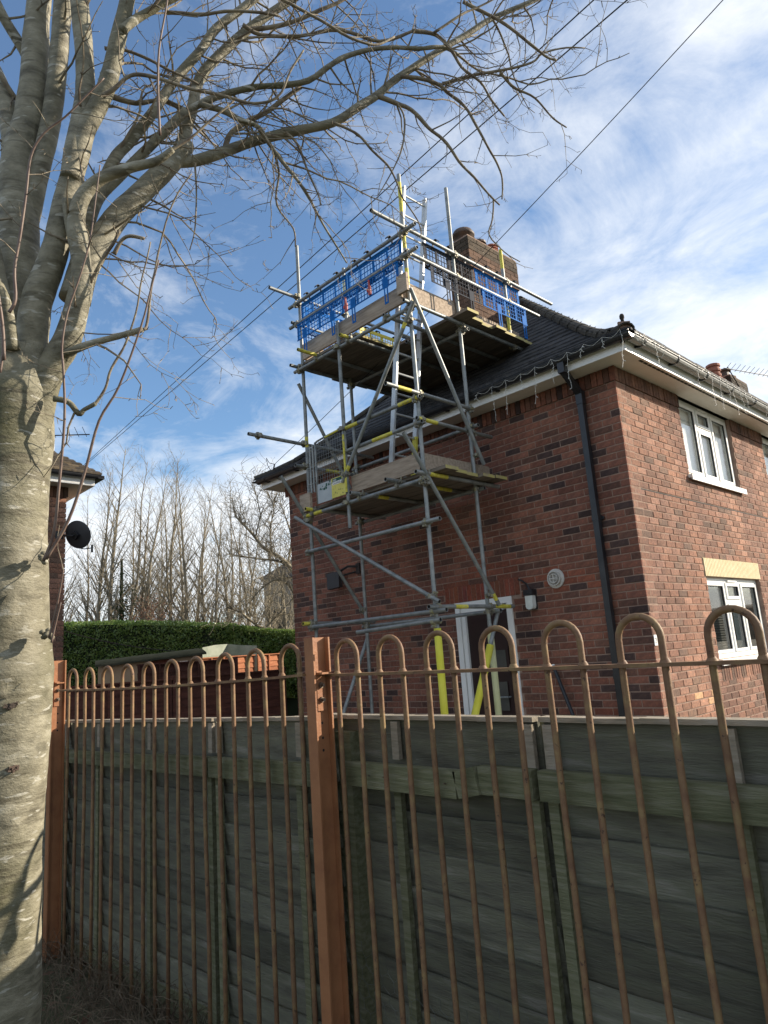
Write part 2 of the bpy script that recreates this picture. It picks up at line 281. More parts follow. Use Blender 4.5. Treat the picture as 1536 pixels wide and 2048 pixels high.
def bark_mat():
    m = mat('smooth_grey_bark', (0.105, 0.098, 0.068), 0.62, var=[(0.195, 0.18, 0.128), (0.265, 0.246, 0.178), (0.35, 0.328, 0.25)], vscale=12, vdetail=12, stretch=(1.0, 1.0, 1.9), bump=0.5, bscale=60, spec=0.4)
    nt = m.node_tree; N = nt.nodes; L = nt.links; b = N['Principled BSDF']; src = b.inputs['Base Color'].links[0].from_socket
    t = N.new('ShaderNodeTexCoord'); mpn = N.new('ShaderNodeMapping'); mpn.inputs['Scale'].default_value = (1, 1, 3.2); L.new(t.outputs['Object'], mpn.inputs[0])
    v = N.new('ShaderNodeTexVoronoi'); v.inputs['Scale'].default_value = 12.0; v.inputs['Randomness'].default_value = 1.0; L.new(mpn.outputs[0], v.inputs['Vector'])
    r = N.new('ShaderNodeValToRGB'); r.color_ramp.elements[0].position = 0.10; r.color_ramp.elements[0].color = (0.75, 0.75, 0.75, 1); r.color_ramp.elements[1].position = 0.20; r.color_ramp.elements[1].color = (0, 0, 0, 1); L.new(v.outputs['Distance'], r.inputs[0])
    mx = N.new('ShaderNodeMixRGB'); L.new(r.outputs[0], mx.inputs[0]); L.new(src, mx.inputs[1]); mx.inputs[2].default_value = (0.36, 0.35, 0.29, 1)
    n2 = N.new('ShaderNodeTexNoise'); n2.inputs['Scale'].default_value = 2.2; n2.inputs['Detail'].default_value = 8; L.new(t.outputs['Object'], n2.inputs['Vector'])
    r2 = N.new('ShaderNodeValToRGB'); r2.color_ramp.elements[0].position = 0.52; r2.color_ramp.elements[1].position = 0.72; L.new(n2.outputs['Fac'], r2.inputs[0])
    mx2 = N.new('ShaderNodeMixRGB'); L.new(r2.outputs[0], mx2.inputs[0]); L.new(mx.outputs[0], mx2.inputs[1]); mx2.inputs[2].default_value = (0.10, 0.095, 0.045, 1)
    def layer(cur, sc, scale, lo, hi, colr, fac, detail=6):
        mp_ = N.new('ShaderNodeMapping'); mp_.inputs['Scale'].default_value = sc; L.new(t.outputs['Object'], mp_.inputs[0]); q = N.new('ShaderNodeTexNoise'); q.inputs['Scale'].default_value = scale; q.inputs['Detail'].default_value = detail; L.new(mp_.outputs[0], q.inputs['Vector'])
        rr = N.new('ShaderNodeValToRGB'); rr.color_ramp.elements[0].position = lo; rr.color_ramp.elements[0].color = (0, 0, 0, 1); rr.color_ramp.elements[1].position = hi; rr.color_ramp.elements[1].color = (fac, fac, fac, 1); L.new(q.outputs['Fac'], rr.inputs[0])
        mm = N.new('ShaderNodeMixRGB'); L.new(rr.outputs[0], mm.inputs[0]); L.new(cur, mm.inputs[1]); mm.inputs[2].default_value = (*colr, 1); return mm.outputs[0]
    cur = layer(mx2.outputs[0], (1, 1, 9), 5, .56, .66, (0.08, 0.07, 0.045), .7)            # fine cross wrinkles
    cur = layer(cur, (1, 1, .45), 3.2, .55, .70, (0.10, 0.095, 0.05), .6)                     # algae streaks
    cur = layer(cur, (1, 1, 4), 14, .64, .68, (0.42, 0.41, 0.35), .8, 2)                       # pale lenticels
    cur = layer(cur, (1, 1, 1.2), 1.1, .50, .64, (0.14, 0.125, 0.08), .5)
    L.new(cur, b.inputs['Base Color']); return m
M['bark'] = bark_mat()
for k_ in ('leaf', 'ivy', 'dryleaf'):
    nt_ = M[k_].node_tree; pb = nt_.nodes['Principled BSDF']; om = nt_.nodes['Material Output']; tl = nt_.nodes.new('ShaderNodeBsdfTranslucent'); ms_ = nt_.nodes.new('ShaderNodeMixShader'); ms_.inputs[0].default_value = 0.46
    nt_.links.new(pb.inputs['Base Color'].links[0].from_socket, tl.inputs[0]); nt_.links.new(pb.outputs[0], ms_.inputs[1]); nt_.links.new(tl.outputs[0], ms_.inputs[2]); nt_.links.new(ms_.outputs[0], om.inputs[0])
M['addedhill'] = mat('added_hill', (0.03, 0.035, 0.02), 0.95, var=[(0.055, 0.055, 0.035), (0.07, 0.06, 0.045)], vscale=.12)
GZ = -0.15
# ------------------------------------------------------------------ ground
mb = MB(); G = 60
xs = [-400, -120, -60] + [-40 + 2 * i for i in range(41)] + [60, 120, 400]
ys = [-400, -100, -50] + [-30 + 2 * i for i in range(41)] + [80, 150, 400]
for y in ys:
    for x in xs: mb.v.append((x, y, GZ + 0.03 * mnoise.noise(Vector((x * .3, y * .3, 0)))))
for j in range(len(ys) - 1):
    for i in range(len(xs) - 1):
        a = j * len(xs) + i; mb.f.append((a, a + 1, a + 1 + len(xs), a + len(xs))); mb.m.append(0); mb.c.append((1, 1, 1))
tag(mb.build('ground', M['ground'], smooth=True), kind='structure')
mb = MB(); n = 72
for i in range(n):
    a = 2 * math.pi * i / n; R1 = 150 + 14 * mnoise.noise(Vector((math.cos(a) * 3, math.sin(a) * 3, 5))); h = 7.0 + 3.2 * mnoise.noise(Vector((math.cos(a) * 5, math.sin(a) * 5, 1)))
    for rr, hh in ((R1, -1), (R1 + 12, h * .8), (R1 + 45, h), (R1 + 120, -1)): mb.v.append((rr * math.cos(a), rr * math.sin(a), GZ + hh))
for i in range(n):
    a = i * 4; b = ((i + 1) % n) * 4
    for k in range(3): mb.f.append((a + k, b + k, b + k + 1, a + k + 1)); mb.m.append(0); mb.c.append((1, 1, 1))
tag(mb.build('added_hill_ring', M['addedhill'], smooth=True), kind='structure')  # unseen hill ring added to darken the horizon mirrored in the front windows
mb = MB(); mb.box((-7.4, -2.6, GZ - .1), (0.6, -0.01, GZ + .06)); tag(mb.build('garden_path', M['path']), kind='structure')

# ------------------------------------------------------------------ the scaffolded brick house
W = 6.157; ZS = 4.60; HC = 0.08015; BL = 0.225; Z0 = 4.4225; YEND = 14.2; OV = 0.30
house = thing('brick_house', 'red brick semi-detached house with dark hipped roof behind the scaffold', 'house', (0, 0, GZ))
def wallgrid(ax, a0, a1, z0, z1, holes, d0, d1, mb):
    us = sorted({a0, a1} | {h[0] for h in holes} | {h[1] for h in holes}); zs = sorted({z0, z1} | {h[2] for h in holes if z0 < h[2] < z1} | {h[3] for h in holes if z0 < h[3] < z1})
    for i in range(len(us) - 1):
        for j in range(len(zs) - 1):
            u = (us[i] + us[i + 1]) / 2; z = (zs[j] + zs[j + 1]) / 2
            if any(h[0] < u < h[1] and h[2] < z < h[3] for h in holes): continue
            if ax == 1: mb.box((us[i], d0, zs[j]), (us[i + 1], d1, zs[j + 1]))
            else: mb.box((d0, us[i], zs[j]), (d1, us[i + 1], zs[j + 1]))
DOOR = (-2.62, -1.71, GZ, 2.217)
W1 = (1.63, 3.34, 3.55, 4.60); W2 = (1.62, 3.42, 1.29, 2.275); W3 = (4.61, 6.35, 3.55, 4.60); W4 = (4.7, 6.5, 1.29, 2.275)
mb = MB(); wallgrid(1, -W, 0, GZ - .1, ZS, [DOOR], 0.0035, 0.24, mb); side_wall = mb.build('side_wall', M['mortar'], house)
mb = MB(); wallgrid(0, 0.241, YEND, GZ - .1, ZS, [W1, W2, W3, W4], -0.24, -0.0035, mb); mb.box((-0.24, 0.0205, GZ - .1), (-0.0035, 0.2405, ZS)); front_wall = mb.build('front_wall', M['mortar'], house)
mb = MB(); mb.box((-W, 0.2405, GZ - .1), (-W + .24, YEND, ZS)); mb.box((-W + .2405, YEND - .24, GZ - .1), (-.2405, YEND, ZS)); mb.build('rear_wall', M['mortar'], house)
rb = random.Random(11)
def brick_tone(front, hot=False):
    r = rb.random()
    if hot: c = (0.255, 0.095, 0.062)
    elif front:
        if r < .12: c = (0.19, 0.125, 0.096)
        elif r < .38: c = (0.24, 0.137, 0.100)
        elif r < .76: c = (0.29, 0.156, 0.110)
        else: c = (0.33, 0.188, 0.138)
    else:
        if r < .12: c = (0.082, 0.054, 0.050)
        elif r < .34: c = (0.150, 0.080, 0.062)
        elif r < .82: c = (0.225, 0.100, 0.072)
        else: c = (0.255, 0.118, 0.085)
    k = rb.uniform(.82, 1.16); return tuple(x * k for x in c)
def brick_verts(u0, u1, z0, z1, front, proud):
    # front face slightly smaller than the back: worn arrises
    e = .004; j = lambda: rb.uniform(-.0018, .0018); dp = .020
    a = [(u0 + j(), z0 + j()), (u1 + j(), z0 + j()), (u1 + j(), z1 + j()), (u0 + j(), z1 + j())]
    f = [(u0 + e, z0 + e), (u1 - e, z0 + e), (u1 - e, z1 - e), (u0 + e, z1 - e)]
    if front:
        V = [(proud - dp, p[0], p[1]) for p in a] + [(proud - .003, p[0], p[1]) for p in a] + [(proud, p[0], p[1]) for p in f]
    else:
        V = [(p[0], -proud + dp, p[1]) for p in a] + [(p[0], -proud + .003, p[1]) for p in a] + [(p[0], -proud, p[1]) for p in f]
    return V
BF = []
for b_ in (0, 4):
    for i in range(4):
        k_ = (i + 1) % 4; BF.append((b_ + i, b_ + k_, b_ + 4 + k_, b_ + 4 + i))
BF.append((8, 9, 10, 11))
bricks = []          # (area, front, verts, tone)
def put_brick(u0, u1, z0, z1, front, tone, proud=None):
    if u1 - u0 < .03: return
    pr_ = proud if proud is not None else rb.uniform(.0, .0045)
    V = brick_verts(u0, u1, z0, z1, front, pr_)
    c = V[8]; q = proj(c); q2 = proj(V[10])
    ar = abs(q[0] - q2[0]) * abs(q[1] - q2[1]) if (0 < q[0] < 1536 and 0 < q[1] < 1432 and q[2] > 0) else 0
    if front and c[1] > 4.6: ar *= .5
    bricks.append((ar, front, V, tone))
def clip(u0, u1, zc, holes):
    segs = [(u0, u1)]
    for h in holes:
        if h[2] - .01 < zc < h[3] + .01:
            n = []
            for a, b in segs:
                if b <= h[0] or a >= h[1]: n.append((a, b))
                else:
                    if a < h[0]: n.append((a, h[0] - .004))
                    if b > h[1]: n.append((h[1] + .004, b))
            segs = n
    return segs
LINT = (-2.78, -1.56, 2.217, 2.44)       # soldier course over the door
WL = (1.60, 3.44, 2.275, 2.505); WS = (1.62, 3.42, 1.03, 1.25)
K = int((Z0 - GZ) / HC) + 1
def hotside(x, z):
    if -2.9 < x < -1.5 and 2.36 < z < 2.62: return rb.random() < .62
    if -1.5 < x < -.45 and 2.14 < z < 2.52: return rb.random() < .42
    if -.75 < x < -.25 and .70 < z < .93: return rb.random() < .8
    return False
for k in range(K):
    zt = Z0 - k * HC - .006; zb = zt - .068; zc = (zt + zb) / 2
    if zb < GZ: break
    # side wall (the even courses begin with a half brick at the corner)
    u = 0.003; first = True; half = (k % 2 == 0)
    while u > -W:
        L = .5 * BL if (first and half) else BL; a = u - L; first = False
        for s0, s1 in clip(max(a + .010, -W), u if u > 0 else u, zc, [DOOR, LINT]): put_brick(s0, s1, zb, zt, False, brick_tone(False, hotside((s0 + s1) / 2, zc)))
        u = a
    u = 0.0; first = True; half = not half
    while u < YEND:
        L = .5 * BL if (first and half) else BL; b_ = u + L
        zz_t = zt - (.012 if k == 15 else 0)
        for s0, s1 in clip(max(u, .0195 if first else u), min(b_ - .010, YEND), zc, [W1, W2, W3, W4, WL, WS]):
            hot = (s0 > .75 and s0 < 1.45 and .85 < zc < 1.0 and rb.random() < .5)
            t = (0.52, 0.33, 0.20) if hot else brick_tone(True)
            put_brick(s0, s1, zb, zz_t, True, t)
        u = b_; first = False
# soldier courses
x = 0.018
while x > -W - .02:
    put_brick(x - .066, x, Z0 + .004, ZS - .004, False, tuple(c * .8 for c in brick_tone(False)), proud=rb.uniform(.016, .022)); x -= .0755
y = -.0175 + .024
while y < YEND:
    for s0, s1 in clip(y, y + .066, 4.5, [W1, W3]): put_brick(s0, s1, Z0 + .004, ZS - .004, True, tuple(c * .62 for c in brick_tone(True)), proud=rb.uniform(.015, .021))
    y += .0755
x = LINT[0] + .004
while x < LINT[1] - .02: put_brick(x, min(x + .066, LINT[1]), LINT[2] + .006, LINT[3] - .006, False, tuple(c * rb.uniform(.8, 1.05) for c in (0.27, 0.092, 0.058))); x += .0755
y = WS[0]
while y < WS[1] - .02: put_brick(y, min(y + .064, WS[1]), WS[2], WS[3] - .008, True, brick_tone(True)); y += .0755
bricks.sort(key=lambda b: -b[0])
for ar, fr, V, tone in bricks[:300]:
    cx = sum(p[0] for p in V) / 12; cy = sum(p[1] for p in V) / 12; cz = sum(p[2] for p in V) / 12
    me = bpy.data.meshes.new('brick'); me.from_pydata([(p[0] - cx, p[1] - cy, p[2] - cz) for p in V], [], [tuple(reversed(f)) for f in BF] if False else BF); me.materials.append(M['brick_o'])
    o = place('brick', me, front_wall if fr else side_wall, (cx, cy, cz)); o.color = (*tone, 1)
for fr, par in ((False, side_wall), (True, front_wall)):
    mb = MB()
    for ar, f_, V, tone in bricks[300:]:
        if f_ == fr: mb.cur = tone; mb.add(V, BF)
    tag(mb.build('brick_courses', M['brick_a'], par, color=True), kind='stuff')
# near-black strip painting the shade in the wide joint along the front
mb = MB(); mb.box((-.0030, .02, Z0 - 15 * HC - .016), (-.0015, YEND, Z0 - 15 * HC - .002)); mb.build('joint_shade', M['inner'], front_wall)

# windows
def window(Y0, Y1, z0, z1, parent, blind, lights=(.36, .64), cill=True):
    w = thing_part('window', parent)
    xf = -.055
    f = MB(); t = .062
    for a, b in (((xf - .06, Y0, z0), (xf, Y0 + t, z1)), ((xf - .06, Y1 - t, z0), (xf, Y1, z1)), ((xf - .06, Y0 + t, z1 - t), (xf, Y1 - t, z1)), ((xf - .06, Y0 + t, z0), (xf, Y1 - t, z0 + t))): f.box(a, b)
    m1 = Y0 + (Y1 - Y0) * lights[0]; m2 = Y0 + (Y1 - Y0) * lights[1]; tz = z0 + (z1 - z0) * .70
    for m in (m1, m2): f.box((xf - .058, m - .03, z0 + t), (xf - .002, m + .03, z1 - t))
    f.box((xf - .058, m1 + .03, tz - .03), (xf - .002, m2 - .03, tz + .03))
    fo = f.build('window_frame', M['upvc'], w)
    for (a, b, c, d) in ((Y0 + t, m1 - .03, z0 + t, z1 - t), (m1 + .03, m2 - .03, z0 + t, tz - .03), (m1 + .03, m2 - .03, tz + .03, z1 - t), (m2 + .03, Y1 - t, z0 + t, z1 - t)):
        s = MB(); q = .038; x0 = xf - .05; x1 = xf + .012
        s.box((x0, a, c), (x1, a + q, d)); s.box((x0, b - q, c), (x1, b, d)); s.box((x0, a + q, d - q), (x1, b - q, d)); s.box((x0, a + q, c), (x1, b - q, c + q)); s.build('casement', M['upvc'], w)
        k_ = MB(); e_ = .006; y0_, y1_, z0_, z1_ = a + q, b - q, c + q, d - q; xg0, xg1 = xf - .017, xf + .004
        k_.box((xg0, y0_, z0_), (xg1, y0_ + e_, z1_)); k_.box((xg0, y1_ - e_, z0_), (xg1, y1_, z1_)); k_.box((xg0, y0_ + e_, z1_ - e_), (xg1, y1_ - e_, z1_)); k_.box((xg0, y0_ + e_, z0_), (xg1, y1_ - e_, z0_ + e_)); k_.build('gasket', M['black'], w)
        g = MB(); g.box((xf - .024, a + q - .004, c + q - .004), (xf - .018, b - q + .004, d - q + .004)); g.build('pane', M['glass'], w)
    v = MB(); v.box((xf + .0, m1 + .10, z1 - t + .012), (xf + .02, m2 - .10, z1 - .02)); v.build('trickle_vent', M['upvc'], w)
    if cill:
        c = MB(); c.box((xf - .06, Y0 - .05, z0 - .045), (.055, Y1 + .05, z0 - .004)); c.box((.040, Y0 - .05, z0 - .075), (.056, Y1 + .05, z0 - .0455)); c.build('window_cill', M['upvc'], w)
    i = MB()
    if blind:
        i.box((-.135, Y0 + .03, z0 + .04), (-.125, Y1 - .03, z1 - .03)); i.build('blind', M['blind'], w)
    else:
        i.box((-.28, Y0 + .03, z0 + .04), (-.27, Y0 + .35, z1 - .03)); i.box((-.28, Y1 - .42, z0 + .04), (-.27, Y1 - .03, z1 - .03)); i.build('net_curtain', M['net'], w)
        sl = MB(); zq = z0 + .08
        while zq < z0 + .62: sl.box((-.30, Y0 + .30, zq), (-.297, Y1 - .40, zq + .022)); zq += .032
        sl.build('slatted_blind', M['room'], w)
    r = MB(); r.box((-1.6, Y0 - .3, z0 - .3), (-1.55, Y1 + .3, z1 + .2)); r.box((-1.54, Y0 - .3, z0 - .3), (-.245, Y0 - .25, z1 + .2)); r.box((-1.54, Y1 + .25, z0 - .3), (-.245, Y1 + .3, z1 + .2)); r.box((-1.54, Y0 - .24, z1 + .15), (-.245, Y1 + .24, z1 + .2)); r.box((-1.54, Y0 - .24, z0 - .3), (-.245, Y1 + .24, z0 - .25)); r.build('room', M['room'], w)
    return w
def thing_part(name, parent):
    o = bpy.data.objects.new(name, None); COL.objects.link(o); o.parent = parent; o.empty_display_size = .1; return o
window(*W1, house, True); window(*W2, house, False); window(*W3, house, True); window(*W4, house, False)
# yellow fluted lintel
mb = MB(); y = WL[0]
mb.box((-.05, WL[0], WL[2] + .004), (.000, WL[1], WL[3]))
while y < WL[1] - .02: mb.box((.0005, y, WL[2] + .006), (.011, y + .034, WL[3] - .004)); y += .045
mb.build('lintel', M['lintel'], house)

# door
dr = thing_part('front_door', house); x0, x1, z0, z1 = DOOR; z0 = 0.0
mb = MB(); t = .075
for a, b in (((x0, -.012, z0), (x0 + t, .075, z1)), ((x1 - t, -.012, z0), (x1, .075, z1)), ((x0 + t, -.012, z1 - t), (x1 - t, .075, z1)), ((x0 + t + .012, .0, z0), (x0 + 2 * t, .072, z1 - t - .004)), ((x1 - 2 * t + .055, .0, z0), (x1 - t - .004, .072, z1 - t - .004)), ((x0 + 2 * t, .0, z1 - 2 * t), (x1 - 2 * t, .072, z1 - t - .004))): mb.box(a, b)
mb.build('door_frame', M['upvc'], dr)
mb = MB(); mb.box((x0 + 2 * t - .004, .035, z0 + .03), (x1 - t - .024, .07, z1 - 2 * t + .004))
for (a, b, c, d) in ((-2.40, -2.13, 1.28, 1.62), (-2.07, -1.86, 1.28, 1.62), (-2.40, -2.13, .2, .75), (-2.07, -1.86, .2, .75)): mb.box((a, .022, c), (b, .0345, d))
mb.build('door_leaf', M['door'], dr)
for (a, b, c, d) in ((-2.06, -1.90, 1.33, 1.58), (-2.05, -1.92, .86, 1.2)):
    mb = MB(); mb.box((a, .017, c), (b, .0215, d)); mb.build('door_pane', M['room'], dr)
mb = MB(); mb.tube([(-1.90, .035, 1.02), (-1.90, -.02, 1.02), (-2.02, -.025, 1.02)], .011, 6); mb.build('door_handle', M['galv'], dr)
mb = MB(); mb.box((x0 - .15, -.5, GZ), (x1 + .15, -.005, -.01)); mb.build('door_step', M['path'], house)

# soffit, fascia, gutters
mb = MB(); E = OV
mb.box((-W - E, -E, ZS + .001), (E, -.0, ZS + .014)); mb.box((.0, .0005, ZS + .001), (E, YEND + E, ZS + .014)); mb.box((-W - E, .0005, ZS + .001), (-W, YEND + E, ZS + .014)); soff = mb.build('soffit', M['soffit'], house)
mb = MB(); y = .12
while y < YEND: mb.box((E - .055, y, ZS - .003), (E - .028, y + .085, ZS + .0005)); y += .105
mb.build('soffit_vent', M['inner'], soff)
mb = MB()
mb.box((-W - E - .02, -E - .02, ZS - .012), (E + .02, -E - .0005, ZS + .15)); mb.box((E + .0005, -E + .0, ZS - .012), (E + .02, YEND + E, ZS + .15)); mb.box((-W - E - .02, -E, ZS - .012), (-W - E - .0005, YEND + E, ZS + .15))
mb.build('fascia', M['upvc'], house)
def gutter(a, b, outd, name='gutter', gm='black'):
    a = Vector(a); b = Vector(b); o = Vector(outd); mb = MB(); n = 8; r = .062; base = 0; d = (b - a).normalized()
    for rr in (r, r - .004):
        for p in (a, b):
            for j in range(n + 1):
                t_ = math.pi * j / n; q = p + o * (-rr * math.cos(t_)) + Vector((0, 0, -rr * math.sin(t_))); mb.v.append(tuple(q))
    m = n + 1
    for j in range(n):
        mb.f += [(j, j + 1, m + j + 1, m + j), (2 * m + j, 3 * m + j, 3 * m + j + 1, 2 * m + j + 1)]; mb.m += [0, 0]; mb.c += [(1, 1, 1)] * 2
    for e_ in (0, m): mb.f.append(tuple(range(e_, e_ + m))); mb.m.append(0); mb.c.append((1, 1, 1))
    lip = r - .002
    for sg in (-1, 1): mb.beam(a + o * lip * sg + Vector((0, 0, .003)), b + o * lip * sg + Vector((0, 0, .003)), .012, .010)
    g = mb.build(name, M[gm], house)
    s = .25; L = (b - a).length
    while s < L:
        c = MB(); p = a + d * s
        pts = [p + o * (-.066)] + [p + o * (-(r + .005) * math.cos(math.pi * j / 8)) + Vector((0, 0, -(r + .005) * math.sin(math.pi * j / 8))) for j in range(9)] + [p + o * .066 + Vector((0, 0, .012))]
        for i in range(len(pts) - 1): c.beam(pts[i], pts[i + 1], .028, .005, up=d.cross(pts[i + 1] - pts[i]))
        c.beam(p + o * (-.075) + Vector((0, 0, -.05)), p + o * (-.01) + Vector((0, 0, -.068)), .028, .02)
        c.build('gutter_bracket', M['black'], g); s += .82
    return g
GZT = ZS + .128; GO = E + .02 + .067
gutter((-W - E - .04, -GO, GZT), (GO + .055, -GO, GZT), (0, -1, 0)); gutter((GO, -E - .03, GZT), (GO, YEND + .3, GZT), (1, 0, 0), gm='gutter_grey')
# downpipe with swan neck
mb = MB(); h = .034
P = [Vector((-.40, -GO, GZT - .055)), Vector((-.40, -GO, ZS - .03)), Vector((-.405, -.068, 4.40)), Vector((-.405, -.068, 4.30))]
mb.obox((P[0] + P[1]) / 2, (1, 0, 0), (0, 1, 0), (0, 0, 1), h + .006, h + .006, .06); mb.beam(P[1] + Vector((0, 0, .03)), P[2] + Vector((0, 0, -.01)), 2 * h, 2 * h, up=(1, 0, 0))
mb.box((-.405 - h - .006, -.068 - h - .006, 4.26), (-.405 + h + .006, -.068 + h + .006, 4.42)); mb.box((-.405 - h, -.068 - h, GZ), (-.405 + h, -.068 + h, 4.2595))
for z in (2.9, 1.2): mb.box((-.405 - h - .005, -.068 - h - .005, z), (-.405 + h + .005, -.006, z + .06)); mb.box((-.405 - h - .03, -.03, z + .015), (-.405 + h + .03, -.006, z + .045))
mb.build('downpipe', M['black'], house)

# roof
PROF = [(-.06, 4.735), (.0, 4.76), (.1, 4.805), (.4, 4.955), (.7, 5.175), (1.22, 5.645), (1.86, 6.245), (2.54, 6.885), (3.48, 7.76)]
def zr(d):
    if d <= PROF[0][0]: return PROF[0][1]
    for (a, za), (b, zb) in zip(PROF, PROF[1:]):
        if d <= b: return za + (zb - za) * (d - a) / (b - a)
    return PROF[-1][1]
EX = .40; XL = -W - EX; XR = EX; YF = -EX; YB = YEND + EX; DM = (XR - XL) / 2; XM = (XL + XR) / 2
mb = MB(); ds = [p[0] for p in PROF[:-1]] + [DM]
def rp(side, d, t):
    if side == 0: return (XL + d + (XR - XL - 2 * d) * t, YF + d, zr(d) - .01)
    if side == 1: return (XR - d, YF + d + (YB - YF - 2 * d) * t, zr(d) - .01)
    if side == 2: return (XL + d, YB - d - (YB - YF - 2 * d) * t, zr(d) - .01)
    return (XR - d - (XR - XL - 2 * d) * t, YB - d, zr(d) - .01)
for s_ in range(4):
    for i in range(len(ds) - 1): mb.add([rp(s_, ds[i], 0), rp(s_, ds[i], 1), rp(s_, ds[i + 1], 1), rp(s_, ds[i + 1], 0)], [(0, 1, 2, 3)])
roof = mb.build('roof', M['lead'], house)
mb = MB(); rt = random.Random(3)
def tiles(side, gauge=.165, wd=.27, ymax=None):
    d = -.05; row = 0
    while d < DM - .06:
        sl = (zr(d + .05) - zr(d)) / .05; dd = gauge / math.sqrt(1 + sl * sl); nd = d + dd
        lo = (XL + max(d, 0)) if side == 0 else (YF + max(d, 0)); hi = (XR - max(d, 0)) if side == 0 else (min(ymax, YB - max(d, 0)))
        u = lo - (wd / 2 if row % 2 else 0)
        while u < hi:
            a = max(u + .002, lo); b = min(u + wd - .002, hi)
            if b - a > .02:
                k = rt.uniform(.7, 1.3) * (1.5 if rt.random() < .06 else 1); mb.cur = (.034 * k, .035 * k, .038 * k)
                l1 = .034 + rt.uniform(-.006, .008); l2 = .010; z1 = zr(d) + l1; z2 = zr(nd + .02) + l2; zb = zr(d) + .006
                if side == 0: V = [(a, YF + d, z1), (b, YF + d, z1), (b, YF + nd + .02, z2), (a, YF + nd + .02, z2), (a, YF + d, zb), (b, YF + d, zb)]
                else: V = [(XR - d, a, z1), (XR - d, b, z1), (XR - nd - .02, b, z2), (XR - nd - .02, a, z2), (XR - d, a, zb), (XR - d, b, zb)]
                mb.add(V, [(0, 1, 2, 3), (4, 5, 1, 0), (4, 0, 3), (5, 2, 1)])
            u += wd
        d = nd; row += 1
tiles(0); tiles(1, ymax=9.0)
tag(mb.build('roof_tiles', M['tile'], roof, color=True), kind='stuff')
# hip and ridge tiles
def cap(a, b, r=.082):
    a = Vector(a); b = Vector(b); d = (b - a).normalized(); s = d.cross(Vector((0, 0, 1))).normalized(); u = s.cross(d); mb = MB(); n = 7
    for p, rr in ((a, r + .012), (b, r)):
        for j in range(n + 1):
            t_ = math.pi * (j / n * 1.1 - .05); mb.v.append(tuple(p + s * rr * math.cos(t_) + u * rr * .85 * math.sin(t_)))
        for j in range(n + 1):
            t_ = math.pi * (j / n * 1.1 - .05); mb.v.append(tuple(p + s * (rr - .016) * math.cos(t_) + u * (rr - .016) * .85 * math.sin(t_)))
    m = n + 1
    for j in range(n): mb.f += [(j, 2 * m + j, 2 * m + j + 1, j + 1), (j + 1, m + j + 1, m + j, j), (2 * m + j, 3 * m + j, 3 * m + j + 1, 2 * m + j + 1)]; mb.m += [0] * 3; mb.c += [(1, 1, 1)] * 3
    return mb.build('hip_tile', M['hip'], roof)
def hipline(xs, ys, corner):
    d = .0
    while d < DM - .1:
        n = min(d + .255, DM); p = lambda q: (corner[0] + xs * q, corner[1] + ys * q, zr(q) + .0)
        cap(p(d), p(n + .03)); d = n
hipline(-1, 1, (XR, YF)); hipline(1, 1, (XL, YF))
y = YF + DM
while y < 9.0: cap((XM, y, zr(DM) + .01), (XM, y + .33, zr(DM) + .01)); y += .30
# mortared end and knob at the eaves end of the near hip
mb = MB(); c = Vector((XR - .03, YF + .03, 4.80)); mb.obox(c + Vector((0, 0, .03)), (1, 1, 0), (-1, 1, .35), (0, 0, 1), .06, .022, .04); mb.build('hip_mortar', M['mortar'], roof)
mb = MB(); mb.lathe(c + Vector((-.02, .02, .10)), (0, 0, 1), [(.0, -.04), (.02, -.04), (.018, .01), (.026, .025), (.026, .05), (.016, .07), (0, .074)], 10); mb.build('hip_finial', M['hip'], roof, smooth=True)
# patch of dark felt on the slope
mb = MB(); d0, d1 = 1.0, 1.18; mb.add([(-2.05, YF + d0, zr(d0) + .034), (-1.85, YF + d0, zr(d0) + .034), (-1.85, YF + d1, zr(d1) + .034), (-2.05, YF + d1, zr(d1) + .034)], [(0, 1, 2, 3)]); mb.build('tile_vent', M['hip'], roof)

